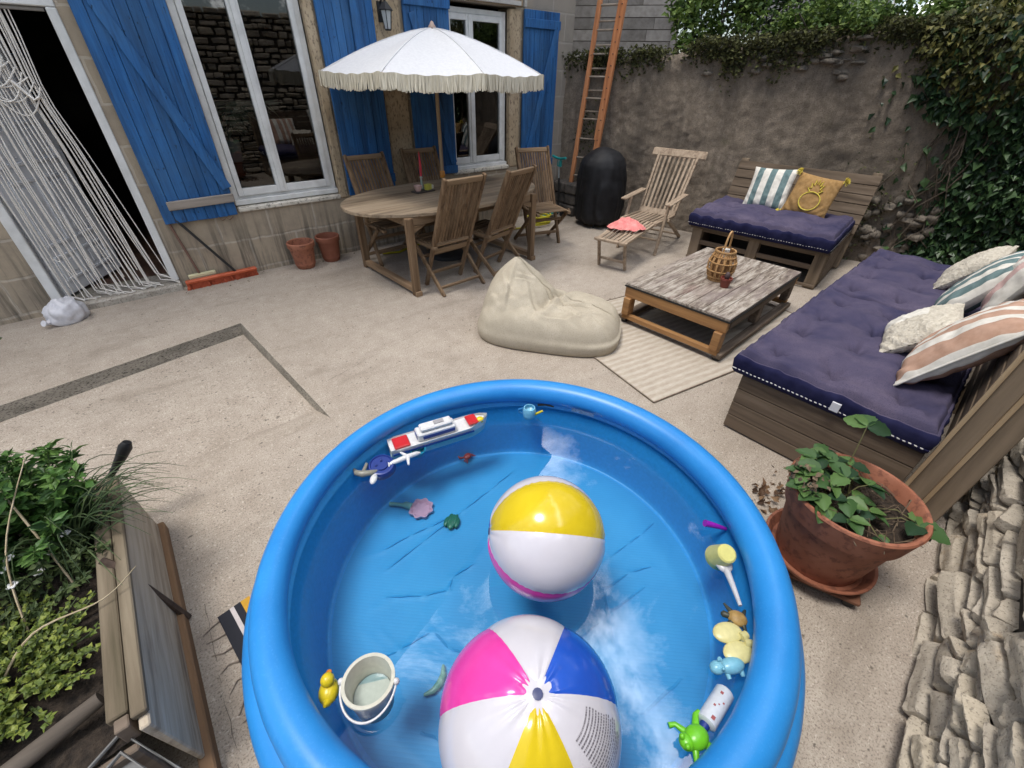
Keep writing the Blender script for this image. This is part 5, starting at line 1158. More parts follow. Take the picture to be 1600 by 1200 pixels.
P = [petal(.045, 0), petal(.056, .006), petal(.058, .020), petal(.050, .020), petal(.040, .009), petal(.012, .008)]
for p in P: mb.v += p
mb.f += [(i*n+k, i*n+(k+1) % n, (i+1)*n+(k+1) % n, (i+1)*n+k) for i in range(5) for k in range(n)]+[tuple(range(5*n, 6*n))]; mb.m += [0]*len(mb.f)
mb.build('strainer_dish', glossy('pale_pink_plastic', (.62, .33, .42)), t, smooth=40); MB().tube([(.05, 0, .012), (.085, 0, .014), (.10, .003, .012), (.165, .012, .010)], [.018, .017, .010, .011], 10).build('handle', glossy('pale_green_plastic', (.22, .45, .38)), t, smooth=60)
t = thing('toy_cactus', 'dark green toy cactus lying flat on the pool floor', 'toy', (.637, 1.172, FZ), R(130)); mb = MB()
for (x, y, rx, ry) in ((0, 0, .022, .045), (.026, .004, .013, .03), (-.026, .002, .013, .03), (.013, -.012, .013, .035), (-.013, -.012, .013, .035)): mb.ball((x, y, .012), (rx, ry, .011), 12, 8)
mb.build('cactus_body', glossy('dark_green_plastic', (.02, .15, .09)), t, smooth=60)
t = thing('toy_banana', 'pale green curved toy under water beside the nearest ball', 'toy', (.222, .632, FZ), R(20)); MB().tube([(-.055, .02, .01), (-.03, .0, .012), (0, -.006, .013), (.03, 0, .012), (.055, .02, .01)], [.005, .011, .013, .011, .005], 8).build('toy_body', glossy('sage_plastic', (.20, .38, .28)), t, smooth=60)
# bucket
t = thing('toy_bucket', 'cream plastic bucket with white handle floating at the left of the pool', 'bucket', (.022, .622, WZ-.055), R(10)); t.rotation_euler = (R(-4), R(3), R(10))
crm = glossy('cream_bucket_plastic', (.60, .59, .49))
MB().lathe([(0, 0), (.052, 0), (.054, .004), (.068, .125), (.074, .127), (.074, .136), (.064, .136), (.063, .125), (.05, .010), (0, .010)], 40).build('bucket_body', crm, t, smooth=40)
mb = MB().add([(0, 0, .058)]+[(.0535*math.cos(2*math.pi*k/32), .0535*math.sin(2*math.pi*k/32), .058) for k in range(32)], [(0, 1+k, 1+(k+1) % 32) for k in range(32)]); mb.build('bucket_water', glossy('milky_water', (.42, .47, .42)), t)
hd = MB(); ux = Vector((.77, -.64, 0)); uy = Vector((-.64, -.77, 0)); rz10 = Matrix.Rotation(-R(10), 3, 'Z'); ux, uy = rz10 @ ux, rz10 @ uy
hd.tube([tuple(ux*.078*math.cos(a)+uy*(.088*math.sin(a))+Vector((0, 0, .125-.030*math.sin(a)))) for a in [math.pi*k/20 for k in range(21)]], .0035, 8); hd.build('handle', wht, t, smooth=60)
for s in (-1, 1): p = ux*s*.078; MB().ball((p.x, p.y, .126), (.010, .010, .012), 8, 6).build('handle_lug', wht, t, smooth=50)
t = thing('rubber_duck', 'small yellow rubber duck between the bucket and the pool wall', 'toy duck', (-.072, .712, WZ-.008), R(60)); mb = MB(); mb.ball((0, 0, .012), (.036, .029, .026), 16, 10, 0, lambda x, y, z: (x, y, z if z > 0 else z*.7)); mb.ball((.018, 0, .044), .020, 14, 10); mb.tube([(-.03, 0, .018), (-.045, 0, .034)], [.014, .004], 8); mb.build('duck_body', yl, t, smooth=60)
MB().ball((.038, 0, .041), (.010, .009, .004), 10, 6).build('beak', glossy('orange_beak', (.6, .2, .02)), t, smooth=60)
for s in (-1, 1): MB().ball((.031, s*.011, .050), .003, 6, 5).build('eye', plain('black_eye', (.01, .01, .01), .3), t, smooth=60)
# right-hand side
t = thing('toy_shovel', 'purple toy spade handle sticking up at the right rim of the pool', 'toy spade', (1.36, .27, WZ+.01), R(-40)); mb = MB(); mb.tube([(-.045, .0, .025), (0, 0, .01), (.05, 0, -.01)], [.014, .011, .007], 8); mb.build('handle', glossy('purple_plastic', (.30, .015, .40)), t, smooth=60)
t = thing('toy_cup', 'pale yellow beaker floating upside down near the right rim', 'toy cup', (1.232, .215, WZ-.012), 0); t.rotation_euler = (R(18), R(-14), 0); MB().lathe([(.044, 0), (.047, .004), (.034, .085), (.028, .090), (0, .09), ], 26, capb=False).build('cup_body', glossy('pale_yellow_plastic', (.66, .62, .20)), t, smooth=40)
t = thing('toy_spade', 'white plastic spade floating along the right rim of the pool', 'toy spade', (1.205, .115, WZ), R(-132), lim=.76); mb = MB(); mb.ball((-.055, 0, .010), (.045, .033, .016), 16, 10); mb.build('blade', glossy('pale_grey_plastic', (.55, .55, .57)), t, smooth=60); MB().tube([(-.02, 0, .012), (.04, 0, .014), (.11, 0, .012)], [.013, .010, .007], 8).build('handle', glossy('pale_grey_plastic', (.55, .55, .57)), t, smooth=60)
t = thing('toy_turtle', 'small brown toy turtle against the right rim of the pool', 'toy', (1.075, .022, WZ), R(120)); MB().ball((0, 0, .006), (.032, .027, .018), 14, 9).build('shell', two('turtle_shell', (.28, .17, .05), (.42, .27, .09), 60, rough=.5), t, smooth=60)
mb = MB(); mb.tube([(0, 0, .006), (.03, 0, .006), (.045, 0, .007), (.052, 0, .006)], [.012, .010, .011, .004], 8)
for sx_ in (-1, 1):
    for sy in (-1, 1): mb.tube([(0, 0, .006), (sx_*.02, sy*.02, .004), (sx_*.034+.006, sy*.042, .002)], [.012, .009, .004], 6)
mb.build('turtle_body', plain('dark_turtle', (.04, .045, .03), .5), t, smooth=60)
t = thing('toy_butterfly', 'pale yellow butterfly shaped mould at the right rim of the pool', 'toy', (.985, .015, WZ), R(150)); mb = MB()
mb.ball((.012, .030, .010), (.050, .034, .013), 20, 10); mb.ball((.012, -.030, .010), (.050, .034, .013), 20, 10); mb.tube([(-.045, .014, .010), (-.02, .008, .012)], [.013, .016], 10); mb.tube([(-.045, -.014, .010), (-.02, -.008, .012)], [.013, .016], 10); mb.build('mould', glossy('butter_yellow_plastic', (.66, .60, .27)), t, smooth=60)
t = thing('toy_hippo', 'pale blue toy animal floating below the butterfly mould', 'toy', (.908, -.012, WZ-.004), R(-30)); mb = MB(); mb.ball((0, 0, .012), (.042, .024, .022), 16, 10); mb.ball((-.052, 0, .022), (.024, .020, .018), 12, 8)
for x in (-.022, .024):
    for s in (-1, 1): mb.tube([(x, s*.014, .006), (x, s*.03, .002)], [.009, .007], 6)
for s in (-1, 1): mb.ball((-.045, s*.013, .040), (.006, .005, .007), 6, 5)
mb.build('animal_body', glossy('pale_blue_plastic', (.20, .48, .60)), t, smooth=60)
t = thing('toy_bottle', 'white plastic bottle with printed marks floating at the right rim', 'bottle', (.772, -.055, WZ-.002), R(2)); mb = MB(); mb.tube([(-.060, 0, .006), (-.055, 0, .006), (.055, 0, .006), (.062, 0, .006)], [.020, .027, .027, .020], 16); mb.build('bottle_body', glossy('white_bottle_plastic', (.62, .66, .70)), t, smooth=50); MB().tube([(-.061, 0, .006), (-.082, 0, .006)], [.014, .013], 12).build('cap', nav, t, smooth=50)
mb = MB(); rnd = random.Random(6)
for x, y, q in ((-.042, -.006, .011), (-.01, .006, .006), (.012, -.010, .005), (.034, .006, .008), (.0, -.002, .004)):
    zz = .006+math.sqrt(max(0, .0273**2-y*y)); mb.add([(x-q/2, y-q/2, zz+.0008), (x+q/2, y-q/2, zz+.0008), (x+q/2, y+q/2, zz), (x-q/2, y+q/2, zz)], [(0, 1, 2, 3)])
mb.build('print', plain('dull_red_ink', (.32, .07, .07), .5), t)
t = thing('toy_frog', 'bright green toy frog at the lower right rim of the pool', 'toy', (.658, -.045, WZ-.004), R(160)); mb = MB(); mb.ball((0, 0, .018), (.036, .030, .024), 16, 10); mb.ball((.034, 0, .024), (.020, .022, .016), 12, 8)
for s in (-1, 1):
    mb.tube([(.018, s*.022, .012), (.032, s*.046, .008), (.05, s*.05, .006)], [.010, .007, .008], 7); mb.tube([(-.018, s*.022, .012), (-.036, s*.044, .008), (-.052, s*.046, .006)], [.012, .009, .009], 7); mb.ball((.044, s*.012, .040), .008, 8, 6)
mb.build('frog_body', glossy('lime_plastic', (.16, .55, .02)), t, smooth=60)
t = thing('toy_watering_can', 'small light blue toy watering can at the far rim of the pool', 'toy', (1.228, 1.292, WZ-.012), R(-50)); MB().lathe([(0, 0), (.03, 0), (.036, .045), (.030, .062), (.026, .062), (.03, .04), (0, .02)], 24).build('can_body', glossy('light_blue_plastic', (.20, .50, .66)), t, smooth=50)
MB().tube([(-.03, 0, .015), (-.055, 0, .022), (-.058, 0, .04), (-.035, 0, .052)], .005, 8).build('handle', glossy('mid_blue_plastic', (.04, .22, .48)), t, smooth=60); MB().tube([(.03, 0, .02), (.07, 0, .05)], [.007, .006], 8).build('spout', yl, t, smooth=60)
for (a, b_, lab) in (((1.00, 1.575), (1.12, 1.49), 'dark twig caught under the far rim of the pool behind the ferry'), ((1.31, 1.315), (1.37, 1.25), 'short brown twig caught under the far rim beside the watering can')):
    t = MB().tube([(a[0], a[1], WZ+.012), ((a[0]+b_[0])/2+.005, (a[1]+b_[1])/2+.004, WZ+.016), (b_[0], b_[1], WZ+.010)], [.006, .007, .004], 6).build('twig', two('wet_twig', (.08, .05, .03), (.17, .11, .06), 40, rough=.7), smooth=60); tag(t, lab, 'twig')
thing = _thing
# ================================================================ BIG POT WITH STRAWBERRY PLANT
PC = Vector((1.795, -.02, 0))
st = thing('pot_trolley', 'low dark plant trolley under the big terracotta pot', 'plant stand', (PC.x, PC.y, 0), R(20))
MB().box(-.17, .17, -.17, .17, .042, .066).build('platform', two('rust_brown_board', (.13, .055, .03), (.2, .09, .05), 20, rough=.8), st, bevel=.006)
for a in (-1, 1):
    for b_ in (-1, 1): MB().tube([(a*.14-.014, b_*.14, .022), (a*.14+.014, b_*.14, .022)], .021, 14).build('castor', plain('black_castor', (.012, .012, .012), .5), st, smooth=50)
sa = thing('pot_saucer', 'terracotta saucer under the big pot', 'saucer', (PC.x, PC.y, .067)); MB().lathe([(0, 0), (.185, 0), (.212, .042), (.218, .048), (.216, .054), (.206, .052), (.18, .014), (0, .012)], 56).build('saucer_body', terra, sa, smooth=40)
pt_ = thing('plant_pot', 'big terracotta pot of strawberry leaves beside the stone wall', 'plant pot', (PC.x, PC.y, .080))
def wob(x, y, z, a): return (x*(1+.004*math.sin(3*a)), y*(1+.004*math.cos(2*a)), z)
MB().lathe([(0, 0), (.158, 0), (.165, .006), (.205, .27), (.206, .275), (.221, .280), (.238, .372), (.241, .384), (.236, .392), (.225, .392), (.218, .384), (.200, .29), (0, .29)], 72, fx=wob).build('pot', terra, pt_, smooth=35)
mb = MB(); mb.grid(40, 40, lambda u, v: ((lambda a, r: (r*math.cos(a), r*math.sin(a), .332+.012*nz(r*math.cos(a), r*math.sin(a), 0, 14)+.008*nz(r*math.cos(a), r*math.sin(a), 3, 40)))(2*math.pi*u, .212*v))); mb.build('soil', soil, pt_, smooth=180)
sp = thing('strawberry_plant', 'strawberry plant with toothed leaflets growing in the big terracotta pot', 'plant', (PC.x, PC.y, .41))
straw = leafmat('strawberry_leaf', (.045, .105, .035), (.11, .20, .055), (.022, .055, .024), .45); stemm = plain('reddish_stem', (.14, .13, .05), .6)
rnd = random.Random(42); lf = MB(); sm = MB()
def leaflet(mb, base, d, n, ln, wd, seed):
    d = Vector(d).normalized(); n = Vector(n); n = (n-d*n.dot(d)).normalized(); b_ = d.cross(n); K = 9; vs = []
    for i in range(K):
        t = i/(K-1); w_ = wd*math.sin(math.pi*min(1, .06+t*.94))**.75*(1-.25*t)*(1+(.10 if i % 2 else -.06)); c = Vector(base)+d*ln*t+n*(-.16*ln*t*t)
        vs += [c-b_*w_+n*w_*.34, c-b_*w_*.5+n*w_*.1, c, c+b_*w_*.5+n*w_*.1, c+b_*w_+n*w_*.34]
    mb.add(vs, [(i*5+j, i*5+j+1, (i+1)*5+j+1, (i+1)*5+j) for i in range(K-1) for j in range(4)])
spots = [(-.14, .10, .08, .058), (-.10, .02, .09, .05), (-.05, .14, .12, .055), (-.16, -.02, .06, .046), (-.02, .06, .12, .06), (.05, .12, .11, .055), (-.06, -.06, .06, .045), (.03, -.01, .10, .052), (.10, .07, .10, .05), (-.10, .17, .10, .05), (.0, .18, .12, .05), (-.18, .07, .06, .05), (.08, .16, .10, .045), (-.15, .15, .08, .045), (.16, .10, .26, .062), (.02, -.2, .05, .062), (.07, -.19, .02, .058), (-.12, -.12, .02, .03), (-.03, .10, .09, .05), (.06, .04, .07, .045), (-.08, .09, .11, .05), (-.13, .06, .04, .05), (-.02, .0, .05, .045)]
for k, (x, y, z, s) in enumerate(spots):
    out_ = Vector((x+.03, y-.04, 0)); out_ = out_.normalized() if out_.length > .02 else Vector((1, 0, 0)); r0 = Vector((x*.45+rnd.gauss(0, .02), y*.45+.02+rnd.gauss(0, .02), .0)); tip = Vector((x, y, z))
    sm.tube([r0, r0.lerp(tip, .5)+Vector((0, 0, .03)), tip], [.0032, .0026, .002], 5)
    tilt = Vector((rnd.gauss(0, .25)-.1, rnd.gauss(0, .25)+.0, 1))
    lf = MB()
    for ang, q in ((0, 1.12), (1.25, 1), (-1.25, 1)):
        d = Matrix.Rotation(ang+rnd.gauss(0, .12), 3, 'Z') @ (out_ + Vector((rnd.gauss(0, .25), rnd.gauss(0, .25), 0))); leaflet(lf, tip, (d.x, d.y, rnd.uniform(-.15, .2)), tilt, s*q*1.42, s*.58*q, k)
    lf.build('leaf', straw, sp, smooth=60)
sm.build('stem', stemm, sp, smooth=60)
mb = MB()
for k in range(60):
    a = rnd.uniform(0, 6.28); r = rnd.uniform(.05, .2); x, y = r*math.cos(a), r*math.sin(a); b_ = a+rnd.gauss(1.5, .8); l = rnd.uniform(.04, .12)
    mb.tube([(x, y, .005+rnd.uniform(0, .05)), (x+l*.5*math.cos(b_), y+l*.5*math.sin(b_), .02+rnd.uniform(0, .06)), (x+l*math.cos(b_), y+l*math.sin(b_), .006+rnd.uniform(0, .03))], .0018, 4)
pts = [(rnd.gauss(-.14, .035), rnd.gauss(.15, .035), rnd.uniform(.04, .14)) for k in range(70)]; leaves(mb, pts, .016, rnd, .5)
do_ = mb.build('dry_stalks', two('dry_stalk', (.10, .07, .045), (.19, .14, .09), 30, rough=.9), sp); do_['kind'] = 'stuff'
lt = MB(); pts = [(2.02+rnd.gauss(0, .09), .27+rnd.gauss(0, .04), .006+rnd.uniform(0, .02)) for k in range(46)]; leaves(lt, pts, .028, rnd, .9, 1.5)
tag(lt.build('dry_leaves', leafmat('dead_leaf', (.16, .09, .05), (.28, .18, .1), (.06, .035, .022), .8)), 'dead brown leaves swept between the pool and the big pot', 'leaves', kind='stuff')
# ================================================================ WALL FOOT: POTS, BROOMS, BAG
for (x, y, s, lab) in ((1.265, 5.075, 1.0, 'empty terracotta pot with a wide rim against the house wall, left of two'), (1.575, 5.12, .93, 'darker empty terracotta pot against the house wall nearer the dining table')):
    t = thing('plant_pot', lab, 'plant pot', (x, y, 0), 0, 'empty terracotta pots by the house wall')
    MB().lathe([(0, 0), (.088*s, 0), (.092*s, .006), (.108*s, .05), (.104*s, .052), (.125*s, .225), (.139*s, .23), (.142*s, .275), (.136*s, .283), (.124*s, .281), (.118*s, .22), (.09*s, .02), (0, .016)], 40).build('pot', terra if s == 1 else two('dark_terracotta', (.20, .065, .035), (.26, .095, .055), 7, rough=.75, bs=.15), t, smooth=35)
t = thing('push_broom', 'wide orange-red broom head lying along the foot of the house wall', 'broom', (.46, 5.155, 0), R(2))
MB().box(-.325, .325, -.028, .028, .052, .085).build('broom_head', two('orange_red_plastic', (.42, .075, .025), (.52, .11, .045), 15, rough=.5), t, bevel=.008)
mb = MB(); rnd = random.Random(3)
for k in range(700): x = rnd.uniform(-.32, .32); y = rnd.uniform(-.024, .024); mb.add([(x-.003, y, .054), (x+.003, y, .054), (x+.004+rnd.gauss(0, .006), y+rnd.gauss(0, .008)-.004, 0), (x-.004+rnd.gauss(0, .006), y-.004, 0)], [(0, 1, 2, 3)])
mb.build('bristles', two('brick_red_bristle', (.30, .05, .02), (.42, .09, .04), 50, rough=.9), t)
MB().tube([(.13, .0, .075), (-.20, .055, .66)], .0125, 10).build('handle', plain('black_handle', (.018, .018, .018), .5), t, smooth=60)
t = thing('hand_broom', 'small cream broom leaning by the door behind the orange broom', 'broom', (.30, 5.205, 0), R(2))
MB().box(-.12, .12, -.018, .018, .085, .12).build('broom_head', plain('cream_plastic', (.60, .56, .34), .6), t, bevel=.005); mb = MB()
for k in range(300): x = rnd.uniform(-.115, .115); y = rnd.uniform(-.016, .016); mb.add([(x-.003, y, .086), (x+.003, y, .086), (x+.005, y-.004, .0), (x-.005, y-.004, .0)], [(0, 1, 2, 3)])
mb.build('bristles', two('pale_bristle', (.35, .30, .24), (.5, .45, .36), 40, rough=.95), t); MB().tube([(-.02, 0, .118), (-.09, .02, .62)], .011, 10).build('handle', plain('brown_handle', (.16, .085, .06), .6), t, smooth=60)
bag = thing('plastic_bag', 'crumpled white plastic bag on the ground by the door frame', 'bag', (-.755, 5.00, 0), R(20))
def bagf(x, y, z):
    n = 1+.16*nz(x, y, z, 2.3)+.10*abs(nz(x, y, z, 5))+.05*nz(x, y, z, 11); return (x*n, y*n, (z*n if z > -.55 else -.55)*1.0)
mb = MB().ball((0, 0, .072), (.135, .095, .13), 48, 32, 0, bagf); mb.tube([(-.11, 0, .05), (-.155, -.01, .04), (-.175, -.02, .055)], [.03, .016, .026], 10); mb.build('bag_skin', plain('white_polythene', (.62, .61, .63), .35, .5), bag, smooth=50)
# string curtain in the doorway
cu = thing('string_curtain', 'beige string curtain hanging in the open doorway, partly gathered and knotted', 'door curtain', (-.36, YF+.035, 0))
cord = two('beige_cord', (.64, .60, .54), (.78, .74, .68), 80, (1, 1, .5), .95, .4, .002); rnd = random.Random(19)
mb = MB(); mb.tube([(-.41, 0, 2.118), (.39, 0, 2.118)], .012, 8); mb.build('rail', plain('grey_rail', (.3, .29, .28), .6), cu, smooth=60)
mb = MB()
for k in range(40):
    q = k/39; xt = -.40+.60*q+rnd.gauss(0, .006); grp = int(q*9); xb = -.37+.72*((grp+.5+rnd.gauss(0, .22))/9) + .0; yt = rnd.uniform(-.012, .012); zt_ = 2.11; zb = .075+abs(rnd.gauss(0, .05))
    if rnd.random() < .12: zb = rnd.uniform(.15, .8)
    sag = rnd.gauss(0, .03); pts = []
    for i in range(15):
        t = i/14; e = t**1.5; z = zt_+(zb-zt_)*t; gath = .16*math.exp(-((z-1.62)/.28)**2); xm = xt+(xb-xt)*e; xm += (-.05-xm)*gath*.9 + sag*math.sin(math.pi*t)*.5 + .004*math.sin(9*t+k)
        pts.append((xm, yt*(1-gath)+.028*math.sin(k*2.1)*t-.02*t, z))
    if rnd.random() < .55: pts += [(pts[-1][0]+rnd.uniform(.03, .10), pts[-1][1]-rnd.uniform(.02, .07), max(.07, zb-.02)), (pts[-1][0]+rnd.uniform(.06, .16), pts[-1][1]-.05, .073)]
    mb.tube(pts, rnd.uniform(.0036, .0052), 5)
mb.build('strands', cord, cu, smooth=60)
mb = MB()
for k in range(9): z = 1.9-.03*k; mb.tube([(-.30+.3*t+.02*k, -.02-.01*math.sin(6*t+k), z-.20*math.sin(math.pi*t)*(k % 3+1)*.3) for t in [i/10 for i in range(11)]], .005, 5)
mb.tube([(.02, -.02, 1.70), (.09, -.03, 1.58), (.13, -.03, 1.60)], .012, 6); mb.build('knot', cord, cu, smooth=60)
# wall lamp
t = thing('wall_lamp', 'black lantern lamp fixed on the stone between the blue shutters', 'wall lamp', (2.63, YF-.02, 2.26)); bl = plain('black_iron', (.015, .015, .016), .5)
MB().box(-.035, .035, -.02, .0, -.06, .1).tube([(0, -.01, .08), (0, -.07, .13), (0, -.12, .10)], .009, 8).build('bracket', bl, t, smooth=40); mb = MB(); mb.lathe([(.0, .10), (.02, .09), (.075, .03), (.07, .025), (0, .03)], 6, (0, -.12, 0)); mb.lathe([(0, -.13), (.03, -.13), (.035, -.12), (0, -.115)], 6, (0, -.12, 0))
for k in range(6): a = k*math.pi/3; mb.tube([(.058*math.cos(a), -.12+.058*math.sin(a), .03), (.033*math.cos(a), -.12+.033*math.sin(a), -.12)], .004, 4)
mb.build('cage', bl, t); MB().lathe([(.03, -.115), (.053, .025)], 6, (0, -.12, 0), capb=False).build('glass', plain('lamp_glass', (.45, .47, .47), .1), t)
# ================================================================ LADDER, BBQ, SCOOTER, HOSE
ldr = thing('wooden_ladder', 'orange wooden double ladder leaning over the mossy wall in the corner', 'ladder', (5.33, 4.92, .0)); lw = wood('orange_ladder_wood', (.44, .165, .065), (.55, .25, .115), (.26, .09, .035), 2, 5, .6, .2)
a0, a1 = Vector((.00, .02, .46)), Vector((.165, -.135, 3.4)); off = Vector((.095, -.30, 0)); lean = (a1-a0)
MB().beam(a0, a1, .055, .05, (1, .3, 0)).build('rail', lw, ldr, bevel=.004); MB().beam(a0+off+Vector((0, 0, .02)), a1+off, .075, .06, (1, .3, 0)).build('rail', lw, ldr, bevel=.004); MB().beam(a0+off*.86+lean*.2, a1+off*.86, .03, .05, (1, .3, 0)).build('rail', lw, ldr, bevel=.004)
rung = wood('grey_rung', (.20, .16, .12), (.3, .26, .21), (.1, .08, .06), 1, 6, .8, .2); bolt = plain('rusty_bolt', (.05, .03, .02), .6)
for k in range(12):
    p = a0+lean*(.035+.083*k); MB().tube([p+Vector((.0, -.01, 0)), p+off*.97+Vector((0, .01, 0))], .0125, 8).build('rung', rung, ldr, smooth=60)
    if k > 2: p = p+Vector((.03, 0, .09)); MB().tube([p, p+off*.85], .011, 8).build('rung', rung, ldr, smooth=60)
mb = MB()
for k in range(24): p = a0+lean*(.035+.0415*k)+off+Vector((-.034, -.010, 0)); mb.ball(tuple(p), .008, 6, 5)
mb.build('rung_ends', bolt, ldr)
lg = thing('stone_ledge', 'low dark stone ledge in the corner under the ladder', 'ledge', (5.36, 4.98, 0)); mb = MB(); rnd = random.Random(14)
for k in range(3):
    z = k*.155
    for j in range(2): mb.box(-.14+rnd.uniform(-.02, .02), .12, -.24+.24*j+.004, -.24+.24*j+.232, z+.002, z+.15)
mb.build('stones', two('dark_wall_stone', (.06, .055, .05), (.15, .13, .11), 10, rough=.95, bs=.6, bd=.02), lg, bevel=.02)
bq = thing('covered_barbecue', 'round barbecue under a black cover by the rendered wall', 'barbecue', (5.235, 4.275, 0)); blk = two('black_cover_nylon', (.006, .006, .007), (.016, .016, .018), 8, rough=.6, bs=.3, bd=.008, spec=.3)
def bqf(x, y, z, a):
    k = (1.03-z)/.95; n = 1.03-.09*k*abs(math.sin(4.5*a+.6+1.5*z))**.7+.05*math.sin(11*a+7*nz(math.cos(a), math.sin(a), z, 1.5))*k+.035*nz(x, y, z, 5)
    if z > .6: n += .03*math.cos(2*(a-R(-20)))
    return (x*n, y*n, z+.012*nz(x, y, 3, 6))
prof = [(.30, .06), (.335, .12), (.345, .25), (.34, .42), (.33, .58), (.322, .70), (.305, .80), (.27, .875), (.20, .945), (.12, .985), (.05, 1.01), (.0, 1.015)]
pr = []
for (r0, z0), (r1, z1) in zip(prof, prof[1:]):
    for q in (0, .33, .67): pr.append((r0+(r1-r0)*q, z0+(z1-z0)*q))
MB().lathe(pr+[prof[-1]], 96, fx=bqf, capb=False).build('cover', blk, bq, smooth=180)
for k in range(3): a = R(90+120*k); MB().tube([(.2*math.cos(a), .2*math.sin(a), .4), (.22*math.cos(a), .22*math.sin(a), .0)], .014, 8).build('leg', bl, bq, smooth=60)
sco = thing('kick_scooter', 'teal and navy kick scooter standing against the house wall', 'scooter', (5.08, 4.93, 0), R(180)); tl = plain('teal_scooter', (.015, .26, .25), .4); nvs = plain('navy_scooter', (.01, .035, .07), .5)
MB().tube([(0, 0, .10), (.035, 0, .55)], .016, 10).build('stem', bl, sco, smooth=60); MB().tube([(.035, 0, .5), (.055, 0, .80)], .011, 10).build('stem_top', plain('steel_tube', (.35, .38, .37), .35), sco, smooth=60)
MB().tube([(.058, -.13, .83), (.055, -.04, .81), (.055, .04, .81), (.058, .13, .83)], .017, 10).build('handlebar', tl, sco, smooth=60); MB().box(.02, .06, -.035, .035, .70, .79).build('bracket', tl, sco, bevel=.008)
MB().hexa([(.06, -.05, .075), (.52, -.06, .06), (.52, .06, .06), (.06, .05, .075), (.06, -.05, .10), (.52, -.06, .085), (.52, .06, .085), (.06, .05, .10)]).build('deck', nvs, sco, bevel=.01); MB().tube([(.06, -.062, .085), (.52, -.072, .07), (.57, 0, .09), (.52, .072, .07), (.06, .062, .085)], .012, 8).build('deck_edge', tl, sco, smooth=60)
for x, y in ((-.03, -.07), (-.03, .07), (.56, 0)): MB().tube([(x, y-.016, .05), (x, y+.016, .05)], .05, 18).build('wheel', plain('dark_wheel', (.02, .02, .022), .6), sco, smooth=50)
yh = plain('yellow_hose_rubber', (.52, .46, .02), .5); mb = MB(); pts = [(2.12, 4.93, .015), (2.3, 4.86, .014), (2.6, 4.98, .014), (2.95, 4.9, .014), (3.3, 5.0, .014), (3.8, 4.85, .014), (4.2, 4.72, .014)]
for k in range(60): a = k*.42; r = .17+.015*math.sin(k); pts.append((4.5+r*math.cos(a), 4.74+r*.8*math.sin(a), .016+.0022*k))
mb.tube(pts, .013, 8); tag(mb.build('garden_hose', yh, smooth=60), 'yellow garden hose running under the table and coiled by the scooter', 'hose')
# ================================================================ PLANTER ON THE LEFT
pl = thing('raised_planter', 'long wooden raised bed with a weathered grey plank side at the left', 'planter', (-.48, 1.65, 0)); grain = wood('grey_plank', (.33, .265, .19), (.47, .41, .32), (.14, .10, .066), 1, 9, .85, .5); moss_w = wood('mossy_rim_board', (.115, .09, .06), (.20, .165, .115), (.045, .038, .02), 1, 5, .9, .5); br_w = wood('brown_base_timber', (.15, .085, .045), (.24, .145, .08), (.12, .065, .03), 1, 5, .8, .4)
Y0, Y1 = -.74, .35
MB().hexa([(.02, Y0, .06), (.035, Y0, .06), (.035, Y1, .06), (.02, Y1, .06), (-.005, Y0, .385), (.02, Y0, .385), (.02, Y1, .385), (-.005, Y1, .385)]).build('side_plank', grain, pl, bevel=.004)
MB().box(.012, .055, Y0-.1, Y1+.02, .0, .058).build('base_rail', br_w, pl, bevel=.005)
MB().box(-.012, .024, Y0+.03, Y1, .387, .41).build('rim_board', moss_w, pl, bevel=.004); MB().box(-.064, -.017, Y0+.06, Y1, .375, .404).build('rim_board', moss_w, pl, bevel=.004)
MB().box(-.05, -.018, Y0+.02, Y0+.056, .33, .40).build('end_post', dark_w, pl, bevel=.003); MB().box(-1.4, .018, Y1+.003, Y1+.03, .0, .39).build('end_plank', grain, pl, bevel=.004); MB().box(-1.4, -.03, Y0-.005, Y0+.018, .0, .32).build('end_plank', dark_w, pl, bevel=.004)
mb = MB(); mb.grid(50, 60, lambda u, v: (-1.4+1.37*u, Y0+.02+(Y1-Y0-.02)*v, .325+.02*nz(u*5, v*6, 0, 1.5)+.012*nz(u*20, v*24, 1, 1.5))); mb.build('soil', two('dark_bed_soil', (.012, .009, .007), (.055, .04, .028), 35, rough=.98, bs=1, bd=.03), pl, smooth=180)
t = MB().tube([(-.52, 1.535, .425), (-.49, 1.505, .40), (-.422, 1.47, .012)], .0125, 6).build('iron_bar', two('rusted_bar', (.045, .03, .022), (.10, .065, .045), 30, rough=.8)); tag(t, 'short dark iron bar leaning on the outside of the wooden raised bed', 'bar')
t = thing('hose_hook', 'black hooked handle standing up behind the raised bed', 'handle', (-.50, 2.19, .0), R(0)); mb = MB(); mb.tube([(-.06, .0, .05), (-.03, 0, .27), (.01, 0, .315), (.05, 0, .36), (.085, 0, .405), (.10, 0, .425)], [.012, .013, .015, .022, .027, .017], 10); mb.build('handle_grip', plain('black_rubber_grip', (.01, .01, .011), .5), t, smooth=60)
t = MB().tube([(-.88, .99, .37), (-.7, 1.03, .375), (-.555, 1.06, .39)], [.022, .024, .02], 10).build('wooden_stake', wood('grey_stake', (.075, .06, .047), (.13, .11, .09), (.035, .028, .022), 0, 5, .85, .4), smooth=60); tag(t, 'grey round stake lying across the soil of the raised bed', 'stake')
t = thing('seed_tray', 'corner of a grey plastic tray at the near end of the raised bed', 'tray', (-.58, .80, .28), R(30)); mb = MB()
for q in (0, .03): mb.tube([(-.16+q, -.12+q, .06-q*.6), (.12-q, -.12+q, .06-q*.6), (.12-q, .12-q, .06-q*.6), (-.16+q, .12-q, .06-q*.6)], .006, 6, closed=True)
